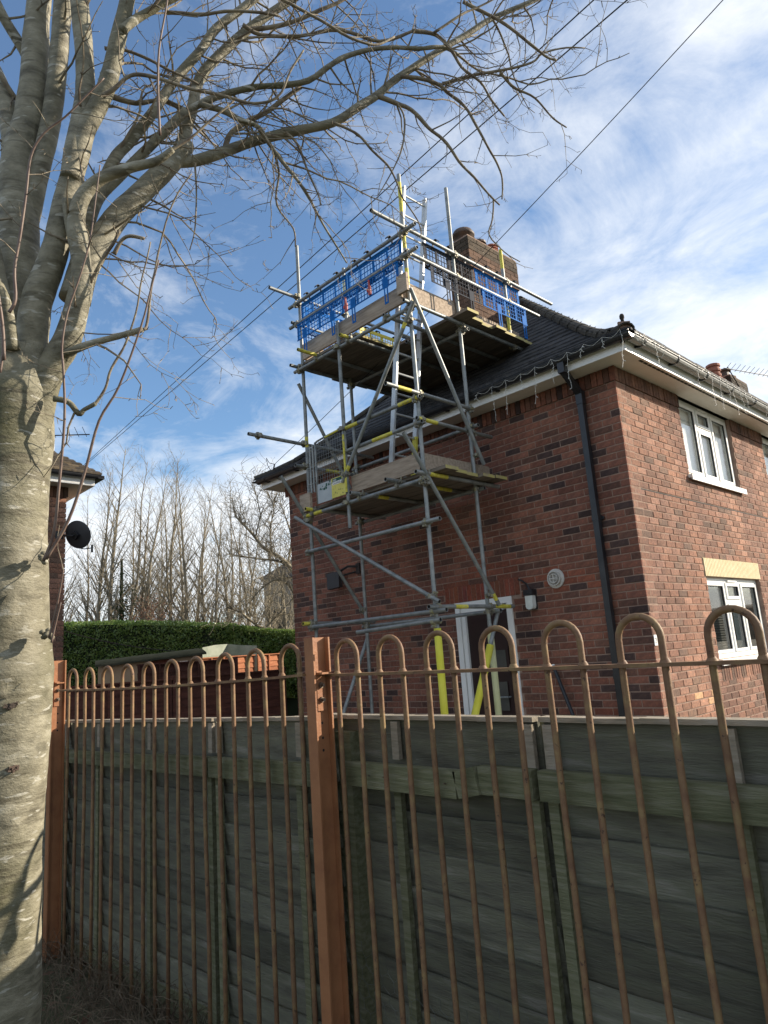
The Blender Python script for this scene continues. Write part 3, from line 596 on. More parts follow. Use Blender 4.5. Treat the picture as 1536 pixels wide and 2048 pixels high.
# chimney stacks
def chimney(X0, X1, Y0, Y1, zb, zt, pots, name='chimney', step=.5):
    ch = thing_part(name, house); rc = random.Random(5); mbk = MB(); z = zt; k = 0
    core = MB(); core.box((X0 + .012, Y0 + .012, zb), (X1 - .012, Y1 - .012, zt - .005)); core.build('chimney_core', M['mortar'], ch)
    while z > zb:
        o = .028 if (zt - z) < step else 0.0
        for ax, lo, hi in ((0, Y0 - o, Y1 + o), (1, X0 - o, X1 + o)):
            u = lo; first = True
            while u < hi - .01:
                L = BL / 2 if (first and (k + ax) % 2) else BL; b = min(u + L, hi); first = False
                t = rc.uniform(.7, 1.2); mbk.cur = (0.135 * t, 0.085 * t, 0.06 * t) if z < zt - .2 else (.085 * t, .068 * t, .05 * t); pr_ = o + rc.uniform(0, .006)
                if ax == 0:
                    mbk.box((X1 - .002, u + (.009 if not u == lo else 0), z - .072), (X1 + pr_, b, z)); mbk.box((X0 - pr_, u + .009, z - .072), (X0 + .002, b, z))
                else: mbk.box((u + .009, Y0 - pr_, z - .072), (b, Y0 + .002, z)); mbk.box((u + .009, Y1 - .002, z - .072), (b, Y1 + pr_, z))
                u = b
        z -= HC; k += 1
    tag(mbk.build('chimney_bricks', M['brick_a'], ch, color=True), kind='stuff')
    cp = MB(); cp.box((X0 - .02, Y0 - .02, zt + .001), (X1 + .02, Y1 + .02, zt + .03)); cp.build('chimney_flaunching', M['mortar'], ch)
    for (px, py, r, h, kind) in pots:
        p = MB(); zt2 = zt + .02
        if kind == 'cowl': p.lathe((px, py, zt2), (0, 0, 1), [(r * .8, 0), (r * .8, h * .45), (r * 1.15, h * .5), (r * 1.2, h * .62), (r * .95, h * .85), (r * .5, h * .97), (0, h)], 16)
        elif kind == 'louvre':
            pf = [(r * .95, 0)]
            for i in range(5): q = h * (.12 + .17 * i); pf += [(r * .9, q), (r * 1.08, q + h * .03), (r * 1.02, q + h * .11), (r * .84, q + h * .125)]
            pf += [(r * .8, h), (0, h)]; p.lathe((px, py, zt2), (0, 0, 1), pf, 14)
        else: p.lathe((px, py, zt2), (0, 0, 1), [(r * .85, 0), (r * .8, h * .7), (r * 1.1, h * .75), (r * 1.1, h * .9), (r * .6, h), (0, h)], 14)
        p.build('chimney_pot', M['cowl'] if kind != 'louvre' else M['pot'], ch, smooth=(kind == 'cowl'))
chimney(-3.30, -2.86, 1.43, 2.73, 6.0, 8.29, [(-3.08, 1.62, .165, .30, 'cowl'), (-3.08, 2.02, .13, .22, 'flat'), (-3.06, 2.36, .12, .26, 'louvre')])
chimney(-3.30, -2.80, 12.55, 13.75, 6.6, 8.46, [(-3.05, 12.35 + .5, .19, .30, 'flat'), (-3.05, 13.3, .16, .20, 'flat')])
mb = MB(); mb.lathe((-3.05, 12.15, 8.32), (0, 0, 1), [(.15, 0), (.15, .06), (.175, .08), (.175, .14), (.15, .15), (.15, .2), (.18, .22), (.18, .28), (.15, .29), (.15, .34), (.185, .36), (.185, .42), (.15, .44), (0, .44)], 14); mb.box((-3.25, 11.95, 7.2), (-2.85, 12.35, 8.33)); mb.build('chimney_pot', M['pot'], house)

# wall fittings
wl_ = thing('wall_lamp', 'white frosted bulkhead lamp on the brick wall right of the door', 'wall lamp', (-1.40, 0, 2.1))
mb = MB(); mb.obox((-1.40, -.055, 2.225), (1, 0, 0), (0, 1, 0), (0, 0, 1), .062, .05, .032); mb.tube([(-1.42, -.02, 2.25), (-1.45, -.03, 2.33), (-1.52, -.02, 2.38), (-1.58, -.005, 2.40)], .011, 6); mb.lathe((-1.40, -.105, 2.225), (0, -1, 0), [(.012, 0), (.012, .004), (0, .006)], 8); mb.box((-1.455, -.03, 2.02), (-1.345, -.006, 2.19)); mb.build('lamp_housing', M['black'], wl_)
mb = MB(); n = 10; prof = [(-.055, .055), (-.055, -.07), (-.045, -.095), (-.02, -.105), (.02, -.105), (.045, -.095), (.055, -.07), (.055, .055)]
for dy in (-.03, -.095): mb.v += [(-1.40 + p[0] * (1 if dy > -.05 else .9), dy, 2.13 + p[1]) for p in prof]
mb.f += [tuple(range(8, 16)), *[(i, (i + 1) % 8, 8 + (i + 1) % 8, 8 + i) for i in range(8)]]; mb.m += [0] * 9; mb.c += [(1, 1, 1)] * 9
mb.build('lamp_glass', M['frost'], wl_)
fl = thing('boiler_flue', 'round pale grey flue outlet on the brick wall between lamp and downpipe', 'flue', (-1.055, 0, 2.346))
mb = MB(); mb.lathe((-1.055, -.004, 2.346), (0, -1, 0), [(.115, 0), (.112, .012), (.085, .014), (.085, .05), (.075, .05), (.07, .02), (.055, .02), (.055, .06), (.047, .06), (.04, .02), (0, .02)], 20); mb.build('flue_ring', M['flue'], fl, smooth=False)
mb = MB(); mb.box((-1.115, -.062, 2.34), (-.995, -.055, 2.352)); mb.box((-1.061, -.0625, 2.29), (-1.049, -.0555, 2.40)); mb.build('flue_guard', M['flue'], fl)
hr = thing('leaning_pipe', 'dark slim pipe leaning at a slant on the brick wall right of the door', 'pipe', (-1.0, -.1, 0))
mb = MB(); mb.tube([(-1.19, -.06, 1.36), (-1.17, -.07, 1.32), (-.60, -.22, GZ + .06)], .021, 8); mb.build('pipe_body', M['black'], hr)
mb = MB(); mb.tube([(-1.205, -.05, 1.37), (-1.185, -.062, 1.335)], .026, 8); mb.build('pipe_cap', M['upvc'], hr)
fd = thing('dark_wall_fitting', 'small dark fitting with angled arm on the wall behind the scaffold', 'wall fitting', (-4.7, 0, 2.8))
mb = MB(); mb.obox((-4.86, -.16, 2.80), (1, .3, .1), (-.3, 1, 0), (0, 0, 1), .11, .05, .12); mb.build('fitting_body', M['dish'], fd)
mb = MB(); mb.tube([(-4.80, -.12, 2.93), (-4.62, -.08, 2.99), (-4.45, -.012, 2.97)], .018, 6); mb.tube([(-4.8, -.10, 2.86), (-4.5, -.012, 2.9)], .012, 6); mb.box((-4.50, -.03, 2.86), (-4.42, -.006, 3.02)); mb.build('fitting_arm', M['black'], fd)
pq = thing('number_plaque', 'small white number plaque on the front brickwork beside the house corner', 'plaque', (0, .05, 1.57))
mb = MB(); mb.box((.006, .012, 1.515), (.012, .075, 1.625)); mb.build('plate', M['upvc'], pq)
mb = MB(); mb.box((.0125, .026, 1.585), (.0135, .06, 1.594)); mb.box((.0125, .05, 1.56), (.0135, .06, 1.5845)); mb.box((.0125, .026, 1.545), (.0135, .06, 1.554)); mb.build('digit_mark', M['render'], pq)
# ------------------------------------------------------------------ scaffold
sc = thing('scaffold_tower', 'grey tube scaffold tower with boarded platforms against the brick house', 'scaffold', (-2.8, -.95, GZ))
TR = .0242
def ptube(a, b, name='ledger', bands=(), r=TR, hollow=True, parent=None, mm=None):
    a = Vector(a); b = Vector(b); L = (b - a).length; cuts = sorted({0.0, 1.0} | {t for bd in bands for t in bd})
    pts = [a + (b - a) * t for t in cuts]; mids = []
    for i in range(len(cuts) - 1):
        t = (cuts[i] + cuts[i + 1]) / 2; mids.append(1 if any(x <= t <= y for x, y in bands) else 0)
    mb = MB(); mb.tube(pts, r, 12, caps=False, mids=mids)
    d = (b - a).normalized()
    if hollow:
        for p, s_ in ((a, 1), (b, -1)): mb.tube([p, p + d * s_ * .0005, p + d * s_ * .05], [r, r * .80, r * .80], 12, caps=False, mids=[mids[0] if s_ == 1 else mids[-1], 2])
    else: mb.tube([a - d * .0005, a], r, 12, caps=True)
    o = mb.build(name, mm or [M['galv'], M['yellow'], M['inner']], parent or sc, smooth=False)
    me = o.data; nf = len(me.polygons); me.polygons.foreach_set('use_smooth', [True] * nf); return o
def coupler(p, d1, d2, off=None):
    p = Vector(p); d1 = Vector(d1).normalized(); d2 = Vector(d2).normalized(); n = d1.cross(d2)
    n = n.normalized() if n.length > .05 else d1.orthogonal().normalized()
    if off is not None and Vector(off).dot(n) < 0: n = -n
    mb = MB(); g = TR
    for c, d in ((p - n * g, d1), (p + n * g, d2)):
        mb.tube([c - d * .026, c + d * .026], .0315, 10); e = d.cross(n)
        mb.obox(c + e * .040, d, e, n, .019, .013, .014); mb.tube([c + e * .044 - n * .028, c + e * .044 + n * .034], .008, 6); mb.tube([c + e * .044 + n * .026, c + e * .044 + n * .042], .013, 6)
        mb.obox(c - e * .034, d, e, n, .017, .009, .012)
    mb.build('coupler', M['coupler'], sc)
XLs, XRs, YO, YI = -3.82, -1.70, -1.40, -.50
zg = GZ + .02
ptube((XLs, YO + .02, zg), (XLs, YO + .02, 7.52), 'standard', [(.60, .62)])
ptube((XRs, YO, zg), (XRs, YO, 7.40), 'standard', [(.80, .83), (.93, .985), (.865, .895)])
ptube((XRs + .005, YI, zg), (XRs + .005, YI, 7.62), 'standard')
ptube((XLs, YI, zg), (XLs, YI, 7.48), 'standard', [(.90, .98)])
ptube((-2.955, YO - .048, 3.18), (-2.955, YO - .048, 5.95), 'standard')
ptube((XRs, .61, 5.62), (XRs, .61, 7.14), 'standard', [(.80, 1.0), (.18, .42)])
for x, y in ((XLs, YO + .02), (XRs, YO), (XRs + .005, YI), (XLs, YI)):
    mb = MB(); mb.box((x - .075, y - .075, GZ + .062), (x + .075, y + .075, GZ + .072)); mb.build('base_plate', M['galv'], sc)
Yl = YO - .05; Xr = XRs + .05; Xl = XLs - .05; Yi = YI + .05
LX = [  # ledgers parallel to the wall: x0, x1, y, z, bands
    (-3.98, -1.46, Yl, 6.575, []), (-3.98, -1.46, Yl, 6.265, []), (-3.92, -1.62, Yl, 5.575, []),
    (-2.98, -1.62, Yl, 4.465, [(.05, .22), (.75, .98)]), (-2.98, -1.62, Yl, 4.165, [(.40, .66)]),
    (-3.86, -1.66, Yl, 3.50, [(.0, .18)]), (-3.86, -1.48, Yl, 3.02, []), (-3.88, -1.50, Yl, 2.04, []),
    (-3.95, -1.55, Yi, 2.03, []), (-3.95, -1.60, Yi, 3.50, []), (-2.95, -1.60, Yl + .005, 1.925, []), (-3.95, -1.6, Yi, 4.30, []), (-3.95, -1.60, Yi, 5.575, [])]
for x0, x1, y, z, bd in LX:
    dz = .05 if (y == Yl + .005) else 0
    ptube((x0, y, z - (0 if not dz else .015)), (x1, y, z + (0 if not dz else .02)), 'ledger', bd)
TY = [  # transoms: x, y0, y1, z, bands
    (Xr, -1.98, 1.72, 6.63, []), (Xr, -1.44, 1.32, 6.31, []), (Xr, -1.55, .78, 5.64, []),
    (Xr, -1.95, -.46, 4.515, [(.12, .26)]), (Xr, -1.50, -.14, 4.205, [(.02, .25)]), (Xr, -1.56, -.06, 2.085, [(.28, .42), (.75, .95)]),
    (Xl, -1.86, 1.0, 6.72, []), (Xl, -1.50, 1.0, 6.30, []), (Xl, -1.56, .70, 5.64, []),
    (Xl, -2.28, -.10, 4.52, []), (Xl, -1.55, -.1, 4.20, [(.35, .6)]), (Xl, -1.55, -.30, 2.09, [(0, .12)]),
    (-1.62, -1.62, -.14, 3.555, [(.12, .35)]), (-2.06, -1.66, -.16, 3.565, [(.55, .75)]), (-2.72, -1.62, -.12, 3.56, [(.3, .42)]), (-3.66, -1.58, -.15, 3.555, [(.0, .12)]),
    (-2.05, -1.5, .78, 5.635, []), (-2.75, -1.6, .72, 5.635, [(.0, .08)]), (-3.40, -1.78, .70, 5.635, [(.0, .16)]), (-2.4, -.75, .75, 5.635, [])]
for x, y0, y1, z, bd in TY: ptube((x, y0, z), (x, y1, z), 'transom', bd)
BR = [((-4.02, YO - .085, 3.52), (-1.56, YO - .085, 2.13), []), ((Xl + .0, -1.80, 4.02), (Xl, -.47, 2.20), []), ((Xr + .045, -1.78, 3.97), (Xr + .045, -.40, 2.10), [(.93, .97)]),
      ((Xr + .045, -1.47, 5.80), (Xr + .045, -.41, 3.80), []), ((-1.55, YO - .09, 5.60), (-3.0, YO - .09, 3.77), [(.90, .93), (.11, .14)]), ((Xl - .045, -1.40, 5.42), (Xl - .045, -.55, 4.0), []),
      ((Xl, -.46, 1.86), (Xl, -1.13, .60), [])]
for a, b, bd in BR: ptube(a, b, 'brace', bd)
# foam sleeved raker and standards at the foot
ptube((Xr, -.38, 2.02), (Xr, -1.30, .30), 'brace'); 
def sleeve(a, b, m, r=.042):
    mb = MB(); mb.tube([a, b], r, 14); o = mb.build('foam_sleeve', m, sc, smooth=True)
a = Vector((Xr, -.38, 2.02)); b = Vector((Xr, -1.30, .30)); sleeve(a + (b - a) * .22, a + (b - a) * .98, M['foam'])
sleeve((XRs, YO, .15), (XRs, YO, 1.86), M['foam'], .040); sleeve((XRs + .005, YI, .15), (XRs + .005, YI, 1.80), M['palefoam'], .038)
Zv = (0, 0, 1); Xv = (1, 0, 0); Yv = (0, 1, 0)
for x0, x1, y, z, bd in LX:
    ys_ = YO if y < -1 else YI
    for xs_ in (XLs, XRs):
        if x0 <= xs_ <= x1: coupler((xs_, (y + ys_) / 2, z), Zv, Xv, (0, -1 if y < -1 else 1, 0))
for x, y0, y1, z, bd in TY:
    if x == Xr or x == Xl:
        for ys_ in (YO, YI, .61):
            if y0 <= ys_ <= y1 and not (ys_ == .61 and (x == Xl or z < 5.6)): coupler(((x + (XRs if x == Xr else XLs)) / 2, ys_, z), Zv, Yv, (1 if x == Xr else -1, 0, 0))
    elif y0 < YO: coupler((x, Yl, z - .03), Xv, Yv, (0, 0, 1))
for p, d in (((XLs + .06, YO - .06, 3.43), (1, 0, -.55)), ((XRs + .02, YO - .06, 2.2), (1, 0, -.55)), ((Xl + .02, -.52, 2.26), (0, .6, -.8)), ((Xr, -1.42, 3.46), (0, .6, -.8)), ((Xr, -.50, 2.22), (0, .6, -.8)), ((Xr, -.47, 3.92), (0, .5, -.85)), ((-2.95, YO - .085, 3.86), (-.6, 0, -.8)), ((-1.69, YO - .06, 5.43), (-.6, 0, -.8)), ((Xr, -1.40, 5.62), (0, .5, -.85)), ((-2.955, YO - .07, 3.50), Xv), ((-2.955, YO - .07, 5.575), Xv), ((-2.955, YO - .07, 4.46), Xv), ((Xl, -2.12, 4.52), (0, 1, 0))): coupler(p, Zv, d)
# decks
rd = random.Random(21)
def deckboard(x0, x1, y, z, w=.218, t=.038, yel=False, under=False):
    mb = MB(); tilt = rd.uniform(-.004, .004); mb.box((x0, y, z + tilt), (x1, y + w, z + t + tilt)); 
    if yel: mb.box((x1 + .0005, y, z + tilt), (x1 + .003, y + w, z + t + tilt), 1); mb.box((x0 - .003, y, z + tilt), (x0 - .0005, y + w, z + t + tilt), 1)
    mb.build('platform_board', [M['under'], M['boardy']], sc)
zd = 5.675; y = -1.37; i = 0
while y < .80:
    x1 = -1.52 + rd.uniform(-.04, .04)
    if y < -.78: deckboard(-3.96 + rd.uniform(-.05, .05), -2.70, y, zd, yel=True)
    else: deckboard(-3.96 + rd.uniform(-.06, .06), x1 + (.14 if i == 3 else 0), y, zd, yel=True)
    y += .2265; i += 1
zl = 3.588; y = -1.34
while y < -.35: deckboard(-3.78 + rd.uniform(-.05, .05), -1.48 + rd.uniform(-.04, .06), y, zl, yel=True); y += .2265
def toe(a, b, h, t, nrm):
    mb = MB(); a = Vector(a); b = Vector(b); d = (b - a).normalized(); n = Vector(nrm); mb.obox((a + b) / 2 + Vector((0, 0, h / 2)), d, n, (0, 0, 1), (b - a).length / 2, t / 2, h / 2); mb.build('toe_board', M['board'], sc)
toe((-3.80, -1.372, 5.735), (-1.72, -1.372, 5.735), .225, .036, Yv)
toe((-1.70 - .04, -1.50, 5.73), (-1.74, -.46, 5.73), .225, .036, Xv); toe((-1.775, -.50, 5.745), (-1.775, .92, 5.745), .225, .036, Xv)
toe((-3.87 + .09, -1.35, 5.735), (-3.78, .75, 5.735), .225, .036, Xv); toe((-3.75, .80, 5.75), (-1.80, .80, 5.75), .22, .036, Yv)
toe((-2.93, -1.382, 3.628), (-1.72, -1.382, 3.628), .215, .036, Yv); toe((-1.735, -1.40, 3.628), (-1.735, -.16, 3.628), .205, .036, Xv)
mb = MB(); mb.box((-1.765, -1.53, 5.76), (-1.60, -1.49, 5.99)); mb.build('toe_board', M['board'], sc); mb = MB(); mb.box((-3.92, -1.47, 3.56), (-3.70, -1.43, 3.80)); mb.build('toe_board', M['board'], sc)
for y0 in (-.56, .55):
    mb = MB(); mb.box((-1.752, y0 - .07, 5.70), (-1.728, y0 + .03, 5.99)); mb.build('toe_board', M['board'], sc)

# loading gate on the lower lift
gt = thing_part('access_gate', sc); mb = MB(); gy = Yl - .03
mb.tube(smoothpath([(-3.52, gy, 3.60), (-3.52, gy, 4.36), (-3.515, gy, 4.41), (-3.47, gy, 4.44), (-3.02, gy, 4.47), (-2.96, gy, 4.45), (-2.945, gy, 4.40), (-2.945, gy, 3.62)], 2), .013, 8, mids=None); mb.build('gate_frame', M['galv'], gt, smooth=True)
mb = MB(); mb.tube([(-2.944, gy - .001, 4.38), (-2.944, gy - .001, 3.63)], .0142, 8); mb.tube([(-3.30, gy - .001, 4.447), (-3.02, gy - .001, 4.468)], .0142, 8); mb.build('gate_yellow_edge', M['yellow'], gt)
mb = MB(); x = -3.49
while x < -2.96: mb.tube([(x, gy, 3.86), (x, gy, 4.44)], .0024, 4, caps=False); x += .048
z = 3.87
while z < 4.43: mb.tube([(-3.52, gy + .003, z), (-2.945, gy + .003, z)], .0024, 4, caps=False); z += .05
mb.build('gate_mesh', M['galv'], gt)
mb = MB(); mb.box((-3.51, gy - .004, 3.60), (-3.225, gy + .004, 3.855)); mb.build('gate_sheet', M['grey_sheet'], gt)
mb = MB(); mb.box((-3.2245, gy - .004, 3.61), (-2.958, gy + .004, 3.865)); mb.build('gate_sheet', M['yellow_sheet'], gt)
mb = MB(); rg = random.Random(4)
for cx, cz, n, s_ in ((-3.36, 3.80, 9, .045), (-3.245, 3.825, 8, .035), (-3.43, 3.78, 3, .02)):
    for i in range(n):
        x = cx + rg.uniform(-1, 1) * s_; z = cz + rg.uniform(-1, 1) * s_ * .8; q = rg.uniform(.005, .018)
        mb.add([(x - q, gy - .0052 - i * .0001, z - q * rg.uniform(.4, 1.2)), (x + q * rg.uniform(.5, 1.2), gy - .0052 - i * .0001, z - q * .7), (x + q, gy - .0052 - i * .0001, z + q), (x - q * .8, gy - .0052 - i * .0001, z + q * rg.uniform(.4, 1.3))], [(0, 1, 2, 3)])
mb.box((-3.20, gy - .0053, 3.815), (-3.02, gy - .0045, 3.856)); mb.build('flaked_lettering', M['greenpaint'], gt)
mb = MB(); mb.box((-3.20, gy - .0053, 3.775), (-2.985, gy - .0045, 3.8145)); mb.build('label_strip', M['upvc'], gt)
def text(s_, loc, size, mt, parent, rot):
    cu = bpy.data.curves.new('lettering', 'FONT'); cu.body = s_; cu.size = size; cu.extrude = .0004
    tmp = bpy.data.objects.new('tmp', cu); COL.objects.link(tmp); dg = bpy.context.evaluated_depsgraph_get(); me = bpy.data.meshes.new_from_object(tmp.evaluated_get(dg)); bpy.data.objects.remove(tmp)
    me.materials.clear(); me.materials.append(mt); o = bpy.data.objects.new('lettering', me); COL.objects.link(o); o.parent = parent; o.location = Vector(loc) - org(parent); o.rotation_euler = rot; return o
text('esti', (-3.185, gy - .0062, 3.822), .045, M['upvc'], gt, (math.pi / 2, 0, 0)); text('OLDING', (-3.19, gy - .0062, 3.781), .038, M['inner'], gt, (math.pi / 2, 0, 0))
mb = MB()
for x in (-3.66, -3.60): mb.tube([(x, gy + .02, 3.78), (x, gy + .02, 4.42)], .014, 8)
for z in (3.9, 4.12, 4.35): mb.tube([(-3.72, gy + .02, z), (-3.56, gy + .02, z)], .008, 6)
mb.build('gate_post', M['galv'], gt)

# ladder through the hatch
ld = thing('ladder', 'alloy pole ladder rising through the hatch to the upper platform', 'ladder', (-2.48, -.95, 3.63))
la = [(-2.50, 3.63), (-1.86, 7.44)]
for y, nm in ((-1.15, 'stile'), (-.75, 'stile')):
    a = Vector((la[0][0], y, la[0][1])); b = Vector((la[1][0], y, la[1][1])); L = b - a
    mb = MB(); mb.beam(a, b, .030, .066, up=(1, 0, 0)); mb.build(nm, M['alu'], ld)
    for t0, t1 in ((.62, .66),) if y < -1 else ((.60, .68), (.05, .18)): mb = MB(); mb.beam(a + L * t0, a + L * t1, .032, .068, up=(1, 0, 0)); mb.build('yellow_band', M['yellow'], ld)
n = 15
for i in range(n):
    t = (i + .6) / n; p = Vector((la[0][0] + (la[1][0] - la[0][0]) * t, 0, la[0][1] + (la[1][1] - la[0][1]) * t)); mb = MB(); mb.tube([(p.x, -1.14, p.z), (p.x, -.76, p.z)], .0135, 8); mb.build('rung', M['alu'], ld)

# brick guards
def guard(c, u, n, w, zt, m, label, legs=(.18, .78), group='mesh brick guards on the upper platform'):
    c = Vector(c); u = Vector(u); n = Vector(n); g = thing('brick_guard', label, 'guard panel', c + u * w / 2 + Vector((0, 0, zt - .73)), group)
    P = lambda s, d, z: c + u * s + n * d + Vector((0, 0, z))
    zl_ = zt - .33; zb = zt - .56; dp = .085
    fr = MB(); k = 5
    for i in range(k):
        s = w * i / (k - 1); wd = .042 if i in (0, 2, 4) else .024
        s = min(max(s, wd / 2), w - wd / 2)
        fr.beam(P(s, 0, zt), P(s, 0, zl_), wd, .006, up=n); fr.beam(P(s, dp, zl_), P(s, dp, zb), wd, .006, up=n); fr.beam(P(s, 0, zl_), P(s, dp, zl_), wd, .006)
    fr.beam(P(0, -.007, zt), P(w, -.007, zt), .010, .055); fr.beam(P(0, dp + .007, zb), P(w, dp + .007, zb), .008, .016)
    fr.beam(P(0, -.007, zl_ + .004), P(w, -.007, zl_ + .004), .010, .014); fr.beam(P(0, dp + .007, zl_), P(w, dp + .007, zl_), .010, .014)
    fr.build('guard_frame', m, g)
    ms = MB(); s = .055
    while s < w: ms.tube([P(s, 0, zt), P(s, 0, zl_)], .0050, 4, caps=False); ms.tube([P(s, dp, zl_), P(s, dp, zb)], .0050, 4, caps=False); s += .055
    z = zt - .065
    while z > zl_ + .03: ms.tube([P(0, .002, z), P(w, .002, z)], .0050, 4, caps=False); z -= .066
    z = zl_ - .055
    while z > zb + .02: ms.tube([P(0, dp + .002, z), P(w, dp + .002, z)], .0050, 4, caps=False); z -= .055
    ms.build('guard_mesh', m, g)
    lg = MB(); s = .03
    while s < w: lg.beam(P(s, .004, zl_), P(s, dp - .004, zl_), .010, .005); s += .0275
    lg.build('slotted_ledge', m, g)
    for f in legs:
        s = w * f; st = MB(); st.beam(P(s, dp + .012, zb + .12), P(s, dp + .012, zb - .02), .09, .006, up=n)
        for q in (-.024, .024): st.beam(P(s + q, dp + .012, zb - .0205), P(s + q, dp + .012, zb - .20), .018, .006, up=n)
        st.beam(P(s, dp + .012, zb - .2005), P(s, dp + .012, zb - .225), .066, .006, up=n); st.build('drop_strap', m, g)
    for f in (.2, .45, .85):
        s = w * f; hk = MB(); hk.beam(P(s, -.004, zt + .02), P(s, -.004, zt + .065), .026, .006, up=n); 
        pts = [P(s, .05 - .036 * math.cos(a_ * math.pi / 6), zt + .06 + .036 * math.sin(a_ * math.pi / 6)) for a_ in range(7)]
        for i in range(6): hk.beam(pts[i], pts[i + 1], .05, .006, up=n)
        hk.build('rail_hook', M['black'], g)
    return g
g1 = guard((-3.76, -1.405, 0), (1, 0, 0), (0, -1, 0), 1.0, 6.535, M['blue'], 'blue mesh brick guard at the left of the outer platform rail')
g2 = guard((-2.75, -1.405, 0), (1, 0, 0), (0, -1, 0), 1.0, 6.535, M['blue'], 'blue mesh brick guard beside the corner standard and ladder')
g3 = guard((-1.70, -1.06, 0), (0, 1, 0), (1, 0, 0), .97, 6.59, M['grey_guard'], 'black and grey mesh brick guard on the chimney side', legs=(.30, .78))
g4 = guard((-1.70, -.05, 0), (0, 1, 0), (1, 0, 0), .98, 6.59, M['blue'], 'blue mesh brick guard nearest the chimney and roof', legs=(.34, .92))
g5 = guard((-3.87, -1.25, 0), (0, 1, 0), (-1, 0, 0), 1.0, 6.59, M['blue'], 'blue mesh brick guard on the far left end of the platform')
g6 = guard((-3.87, -.2, 0), (0, 1, 0), (-1, 0, 0), .95, 6.59, M['yguard'], 'yellow mesh brick guard seen through the ladder hatch')
for gx, gz in ((-2.72, 6.02), (-2.27, 6.05)):
    mb = MB(); mb.box((gx, -1.515, gz - .06), (gx + .045, -1.498, gz + .05)); mb.box((gx + .01, -1.517, gz + .0505), (gx + .03, -1.50, gz + .14)); mb.box((gx - .02, -1.52, gz - .01), (gx - .0005, -1.50, gz + .03)); o = mb.build('red_clip', M['red']); tag(o, 'red plastic clip on the toe board, ' + ('left one of two' if gx < -2.5 else 'right one of two'), 'clip', 'red clips on the outer toe board')
    o.parent = g2; o.matrix_parent_inverse = Matrix.Translation(-ORG[g2.name]); del o['category']; del o['group']
# ------------------------------------------------------------------ bow-top railings
PITCH = .13; BRD = .0105
def railing(name, label, p0, th, n, zr_, ztop, zfun, zbot, sgn, rail_ext):
    d = Vector((math.cos(th), math.sin(th), 0)) * sgn; p0 = Vector((p0[0], p0[1], 0))
    t = thing(name, label, 'railing', (p0.x, p0.y, GZ), 'bow-top railing panels'); nrm = Vector((-d.y, d.x, 0))
    rj = random.Random(5)
    for i in range(n):
        s0 = PITCH * (2 * i) ; dz = zfun(s0 + PITCH / 2); a = p0 + d * s0; b = p0 + d * (s0 + PITCH); zt = ztop + dz
        zs = zt - PITCH / 2 - .006; ln = nrm * rj.uniform(-.004, .004)
        bd_ = [d * rj.uniform(-.004, .004) + nrm * rj.uniform(-.004, .004) for _ in range(4)]
        pts = [Vector((a.x, a.y, zbot)), Vector((a.x, a.y, .35)) + bd_[0], Vector((a.x, a.y, .85)) + bd_[1], Vector((a.x, a.y, zs)) + ln]
        for k in range(1, 12):
            an = math.pi * k / 12; q = (a + b) / 2 - d * (PITCH / 2) * math.cos(an); pts.append(Vector((q.x, q.y, zs + (PITCH / 2 + .0) * math.sin(an))) + ln)
        pts += [Vector((b.x, b.y, zs)) + ln, Vector((b.x, b.y, .85)) + bd_[2], Vector((b.x, b.y, .35)) + bd_[3], Vector((b.x, b.y, zbot))]
        mb = MB(); mb.tube(pts, BRD, 10); mb.build('hoop', M['railing'], t, smooth=True)
        for q in (a, b): mb = MB(); mb.lathe((q.x, q.y, zr_ + dz + .004), (0, 0, 1), [(BRD + .007, 0), (BRD + .004, .006), (BRD, .013)], 10); mb.build('weld_collar', M['railing'], t, smooth=True)
    mb = MB(); k = 14; L0, L1 = rail_ext
    for i in range(k):
        s0 = L0 + (L1 - L0) * i / k; s1 = L0 + (L1 - L0) * (i + 1) / k
        A = p0 + d * s0; B = p0 + d * s1; A.z = zr_ + zfun(s0); B.z = zr_ + zfun(s1); mb.beam(A, B, .040, .011)
    mb.build('rail', M['railing'], t)
    return t
railing('bow_top_railing', 'brown bow-top railing panel right of the orange-brown post', (1.059, -5.102), .0139, 10, 1.54, 1.686, lambda s: -.012 * s, GZ - .1, 1, (-.07, 2.62))
railing('bow_top_railing', 'brown bow-top railing panel between the tree trunk and the post', (.917, -5.190), .0333, 10, 1.548, 1.686, lambda s: -.026 * s + .008 * s * s, GZ - .1, -1, (-.04, 2.60))
def hpost(x, y, zt, label):
    t = thing('steel_fence_post', label, 'fence post', (x, y, GZ), 'orange-brown steel railing posts'); w = .030; dp = .046
    mb = MB(); mb.box((x - w, y - dp, GZ - .2), (x + w, y - dp + .008, zt)); mb.box((x - w, y + dp - .008, GZ - .2), (x + w, y + dp, zt)); mb.box((x - .004, y - dp + .0085, GZ - .2), (x + .004, y + dp - .0085, zt)); mb.build('post_section', M['post'], t)
    zb = zt - .305
    mb = MB(); mb.box((x + .0045, y - .024, zb), (x + .011, y + .026, zb + .165)); mb.box((x + .0115, y - .024, zb + .150), (x + .055, y + .026, zb + .158)); mb.build('bracket', M['post'], t)
    for q in (.045, .105):
        mb = MB(); mb.lathe((x + .0112, y, zb + q), (1, 0, 0), [(.0125, 0), (.0125, .009), (.007, .009), (.007, .022), (0, .022)], 6); mb.build('bolt', M['bolt'], t)
    mb = MB()
    for q in (-.05, -.11, -.16): mb.lathe((x + .0042, y + .004, zb + q), (1, 0, 0), [(.006, 0), (0, .0006)], 8)
    mb.build('bolt_hole', M['inner'], t)
hpost(.992, -5.150, 1.702, 'orange-brown steel post between the two bow-top railing panels'); hpost(-1.735, -5.285, 1.735, 'orange-brown steel post half hidden by the tree trunk')

